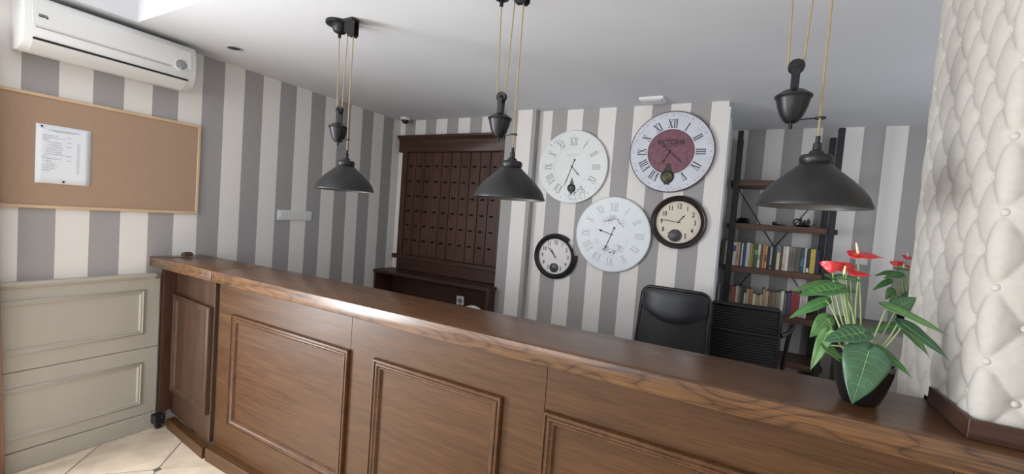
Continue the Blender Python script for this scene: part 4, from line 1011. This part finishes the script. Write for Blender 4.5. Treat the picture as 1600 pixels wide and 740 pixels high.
# ================================================================== ANTHURIUM
LEAVES=[
 ((3.658, 1.4, 1.299),(3.628, 1.36, 1.165),0.105,'c'),
 ((3.648, 1.42, 1.341),(3.559, 1.38, 1.308),0.057,'m'),
 ((3.582, 1.5, 1.353),(3.54, 1.47, 1.295),0.048,'c'),
 ((3.575, 1.52, 1.399),(3.489, 1.5, 1.336),0.034,'m'),
 ((3.581, 1.52, 1.45),(3.491, 1.5, 1.421),0.033,'m'),
 ((3.594, 1.46, 1.446),(3.499, 1.42, 1.415),0.050,'m'),
 ((3.583, 1.5, 1.443),(3.656, 1.54, 1.433),0.044,'m'),
 ((3.587, 1.48, 1.475),(3.646, 1.46, 1.469),0.025,'m'),
 ((3.586, 1.48, 1.468),(3.556, 1.47, 1.479),0.026,'m'),
 ((3.707, 1.5, 1.409),(3.815, 1.44, 1.361),0.032,'m'),
 ((3.731, 1.52, 1.403),(3.775, 1.54, 1.439),0.049,'c'),
 ((3.737, 1.48, 1.371),(3.816, 1.42, 1.305),0.038,'m'),
 ((3.751, 1.53, 1.359),(3.684, 1.55, 1.324),0.034,'m'),
 ((3.743, 1.5, 1.36),(3.793, 1.47, 1.298),0.030,'m'),
 ((3.687, 1.46, 1.299),(3.752, 1.42, 1.246),0.028,'m'),
 ((3.578, 1.46, 1.318),(3.546, 1.44, 1.21),0.031,'m'),
 ((3.573, 1.45, 1.283),(3.629, 1.44, 1.238),0.031,'m'),
]
STEMS=[
 [(3.634, 1.48, 1.242),(3.603, 1.5, 1.351),(3.581, 1.52, 1.45)],
 [(3.635, 1.47, 1.245),(3.591, 1.48, 1.371),(3.575, 1.52, 1.399)],
 [(3.629, 1.47, 1.244),(3.604, 1.48, 1.301),(3.582, 1.5, 1.353)],
 [(3.641, 1.48, 1.244),(3.617, 1.47, 1.359),(3.594, 1.46, 1.446)],
 [(3.64, 1.47, 1.246),(3.62, 1.48, 1.376),(3.587, 1.48, 1.475)],
 [(3.646, 1.48, 1.245),(3.626, 1.49, 1.375),(3.606, 1.47, 1.486)],
 [(3.646, 1.47, 1.247),(3.626, 1.48, 1.395),(3.583, 1.5, 1.443)],
 [(3.653, 1.49, 1.24),(3.633, 1.49, 1.377),(3.622, 1.5, 1.478)],
 [(3.658, 1.48, 1.244),(3.649, 1.49, 1.397),(3.63, 1.49, 1.537)],
 [(3.652, 1.48, 1.243),(3.639, 1.48, 1.361),(3.634, 1.47, 1.482)],
 [(3.637, 1.46, 1.248),(3.612, 1.45, 1.318),(3.578, 1.46, 1.318)],
 [(3.638, 1.45, 1.247),(3.625, 1.45, 1.285),(3.573, 1.45, 1.283)],
 [(3.655, 1.46, 1.249),(3.679, 1.48, 1.307),(3.707, 1.5, 1.409)],
 [(3.659, 1.47, 1.247),(3.706, 1.49, 1.302),(3.735, 1.5, 1.375)],
 [(3.661, 1.47, 1.247),(3.707, 1.48, 1.299),(3.739, 1.48, 1.369)],
 [(3.656, 1.46, 1.249),(3.664, 1.46, 1.286),(3.687, 1.46, 1.299)],
 [(3.651, 1.46, 1.248),(3.65, 1.43, 1.283),(3.658, 1.4, 1.299)],
 [(3.645, 1.46, 1.246),(3.649, 1.44, 1.301),(3.648, 1.42, 1.341)],
 [(3.664, 1.5, 1.24),(3.705, 1.52, 1.313),(3.731, 1.52, 1.403)],
 [(3.63, 1.48, 1.241),(3.599, 1.48, 1.39),(3.576, 1.47, 1.487)],
 [(3.641, 1.48, 1.244),(3.616, 1.48, 1.393),(3.601, 1.48, 1.498)],
]
SPATHES=[
 ((3.572, 1.46, 1.5),0.034,0.032,'c'),
 ((3.603, 1.48, 1.502),0.034,0.028,'c'),
 ((3.647, 1.49, 1.542),0.074,0.047,'u'),
 ((3.634, 1.46, 1.492),0.046,0.033,'u'),
]
SPADIX=[
 ((3.631, 1.49, 1.544),(3.624, 1.49, 1.574)),
 ((3.599, 1.455, 1.486),(3.6, 1.455, 1.509)),
]

pot_c = Vector((3.664, 1.468, 1.1437))
pl_ = thing('potted_anthurium', 'red-flowered anthurium in a glossy black pot on the counter', 'plant', pot_c)
pp = [(.0001, .0005), (.034, .0005), (.040, .006), (.050, .040), (.0605, .085), (.0640, .112), (.0625, .1135), (.0585, .112), (.054, .092), (.0001, .092)]
pb_ = MB()
n = 48; vs = []
for i in range(n):
    a = 2*PI*i/n; k = (abs(math.cos(a))**4+abs(math.sin(a))**4)**(-.25)     # squarish cup
    kk = 1+(k-1)*.45
    for r, h in pp: vs.append((pot_c.x+r*kk*math.cos(a+.6), pot_c.y+r*kk*math.sin(a+.6), pot_c.z+h))
m_ = len(pp)
pb_.add(vs, [(i*m_+q, ((i+1) % n)*m_+q, ((i+1) % n)*m_+q+1, i*m_+q+1) for i in range(n) for q in range(m_-1)])
obj('pot', pb_, M['pot'], pl_, smooth=50)
sl = []
for i in range(24):
    a = 2*PI*i/24; sl.append((pot_c.x+.054*math.cos(a), pot_c.y+.054*math.sin(a), pot_c.z+.094))
sb = MB().add(sl+[(pot_c.x, pot_c.y, pot_c.z+.106)], [(i, (i+1) % 24, 24) for i in range(24)])
obj('soil', sb, M['soil'], pl_)
def leaf_mesh(B, T, W, nrm, fold=.25, droop=.12, lobe=.16, nu=16, nv=5, ripple=.0):
    B = Vector(B); T = Vector(T); ax = T-B; L_ = ax.length; d = ax.normalized()
    side = d.cross(Vector(nrm)).normalized(); up = side.cross(d).normalized()
    vs = []; fs = []
    for i in range(nu+1):
        t = i/nu; tt = -lobe+(1+lobe)*t
        # heart outline
        w = W*.5*(math.sin(PI*min(1, (t)**.62))**.75 if t < 1 else 0)*(1-.35*t)*1.25
        for j in range(-nv, nv+1):
            f = j/nv
            a_ = tt*L_
            if t < .22: a_ = (-lobe*abs(f)**.8*(1-t/.22)+ (t/.22)*(-lobe+(1+lobe)*.22))*L_ if True else a_
            z = fold*abs(f)*w + (-droop*L_*(max(tt, 0)**2)+droop*L_*max(tt, 0)) + ripple*W*math.sin(t*14+f*2)*abs(f)
            z -= .12*w*f*f*2
            vs.append(B+d*a_+side*(w*f)+up*z)
    m = 2*nv+1
    for i in range(nu):
        for j in range(m-1): fs.append((i*m+j, i*m+j+1, (i+1)*m+j+1, (i+1)*m+j))
    vein = [B+d*(t*L_)+up*((-droop*L_*t*t+droop*L_*t)+.0006) for t in [k/8 for k in range(9)]]
    sv = []
    if W > .04:
        for i0 in (3, 5, 7, 9, 11):
            for sg in (-1, 1): sv.append([vs[i*m+nv+sg*k]+up*.0012 for i, k in ((i0, 0), (i0, 2), (min(i0+1, nu), 4))])
    return MB().add(vs, fs), (vein, sv)
NR = {'c': (0.05, -1.0, 0.35), 'm': (0.1, -.55, .95), 'u': (0, -.12, 1)}
camdir = Vector((0.1, 1.0, 0.0))
lm = ['leaf_dark', 'leaf_dark', 'leaf_light', 'leaf', 'leaf_light', 'leaf', 'leaf', 'leaf', 'leaf', 'leaf_light', 'leaf_dark', 'leaf_dark', 'leaf', 'leaf_light', 'leaf', 'leaf_light', 'leaf_light']
for k, (B, T, W, h) in enumerate(LEAVES):
    mb, vein = leaf_mesh(B, T, W*(.86 if h == 'c' else 1.02), NR[h], fold=.22 if h == 'c' else .38, droop=.10, ripple=.03)
    lf = obj('leaf', mb, M[lm[k]], pl_, smooth=80)
    sm = lf.modifiers.new('t', 'SOLIDIFY'); sm.thickness = .0007
    vm = MB().tube(vein[0], [.0012*(1-.8*i/8) for i in range(9)], 6)
    for q in vein[1]: vm.tube(q, [.0006, .0005, .0003], 5)
    obj('midrib', vm, M['vein'], lf)
for s in STEMS:
    a, b_, c_ = [Vector(p) for p in s]
    a = Vector((a.x*.5+3.660*.5, a.y*.5+1.468*.5, 1.2445))
    pts = []
    for i in range(9):
        t = i/8; m2 = b_*2-(a+c_)/2
        pts.append(a*(1-t)**2+m2*2*t*(1-t)+c_*t*t)
    obj('stem', MB().tube(pts, [.0027-.0009*i/8 for i in range(9)], 7), M['stem'], pl_, smooth=70)
for k, (c, w, h, md) in enumerate(SPATHES):
    c = Vector(c)
    if md == 'c': B = c+Vector((0, .002, h*.42)); T = c-Vector((.002, .0, h*.5)); mb, _ = leaf_mesh(B, T, w*1.45, (0.1*(k-.5), -1, .15), fold=-.25, droop=-.25, ripple=.03)
    else: B = c+Vector((-w*.42, .0, .004)); T = c+Vector((w*.52, -.006, -.003)); mb, _ = leaf_mesh(B, T, h*1.05, (0, -.42, 1), fold=.12, droop=.05, ripple=.03)
    sp_ = obj('spathe', mb, M['red'], pl_, smooth=80); sp_.modifiers.new('t', 'SOLIDIFY').thickness = .0009
for a, b_ in SPADIX:
    a, b_ = Vector(a), Vector(b_)
    obj('spadix', MB().tube([a, a.lerp(b_, .5), a.lerp(b_, .92), b_], [.0032, .0030, .0022, .0008], 10), M['spadix'], pl_, smooth=60, label='pale yellow flower spike')
p2 = copy_tree(pl_); p2.location = (4.475, 4.15, 0.9725); p2.rotation_euler = (0, 0, math.radians(12)); p2.scale = (1.32, 1.32, 1.32)
p2['label'] = 'second anthurium on the low cabinet, mostly hidden by the tufted pillar'
for o in (pl_, p2): o['group'] = 'potted anthuriums'
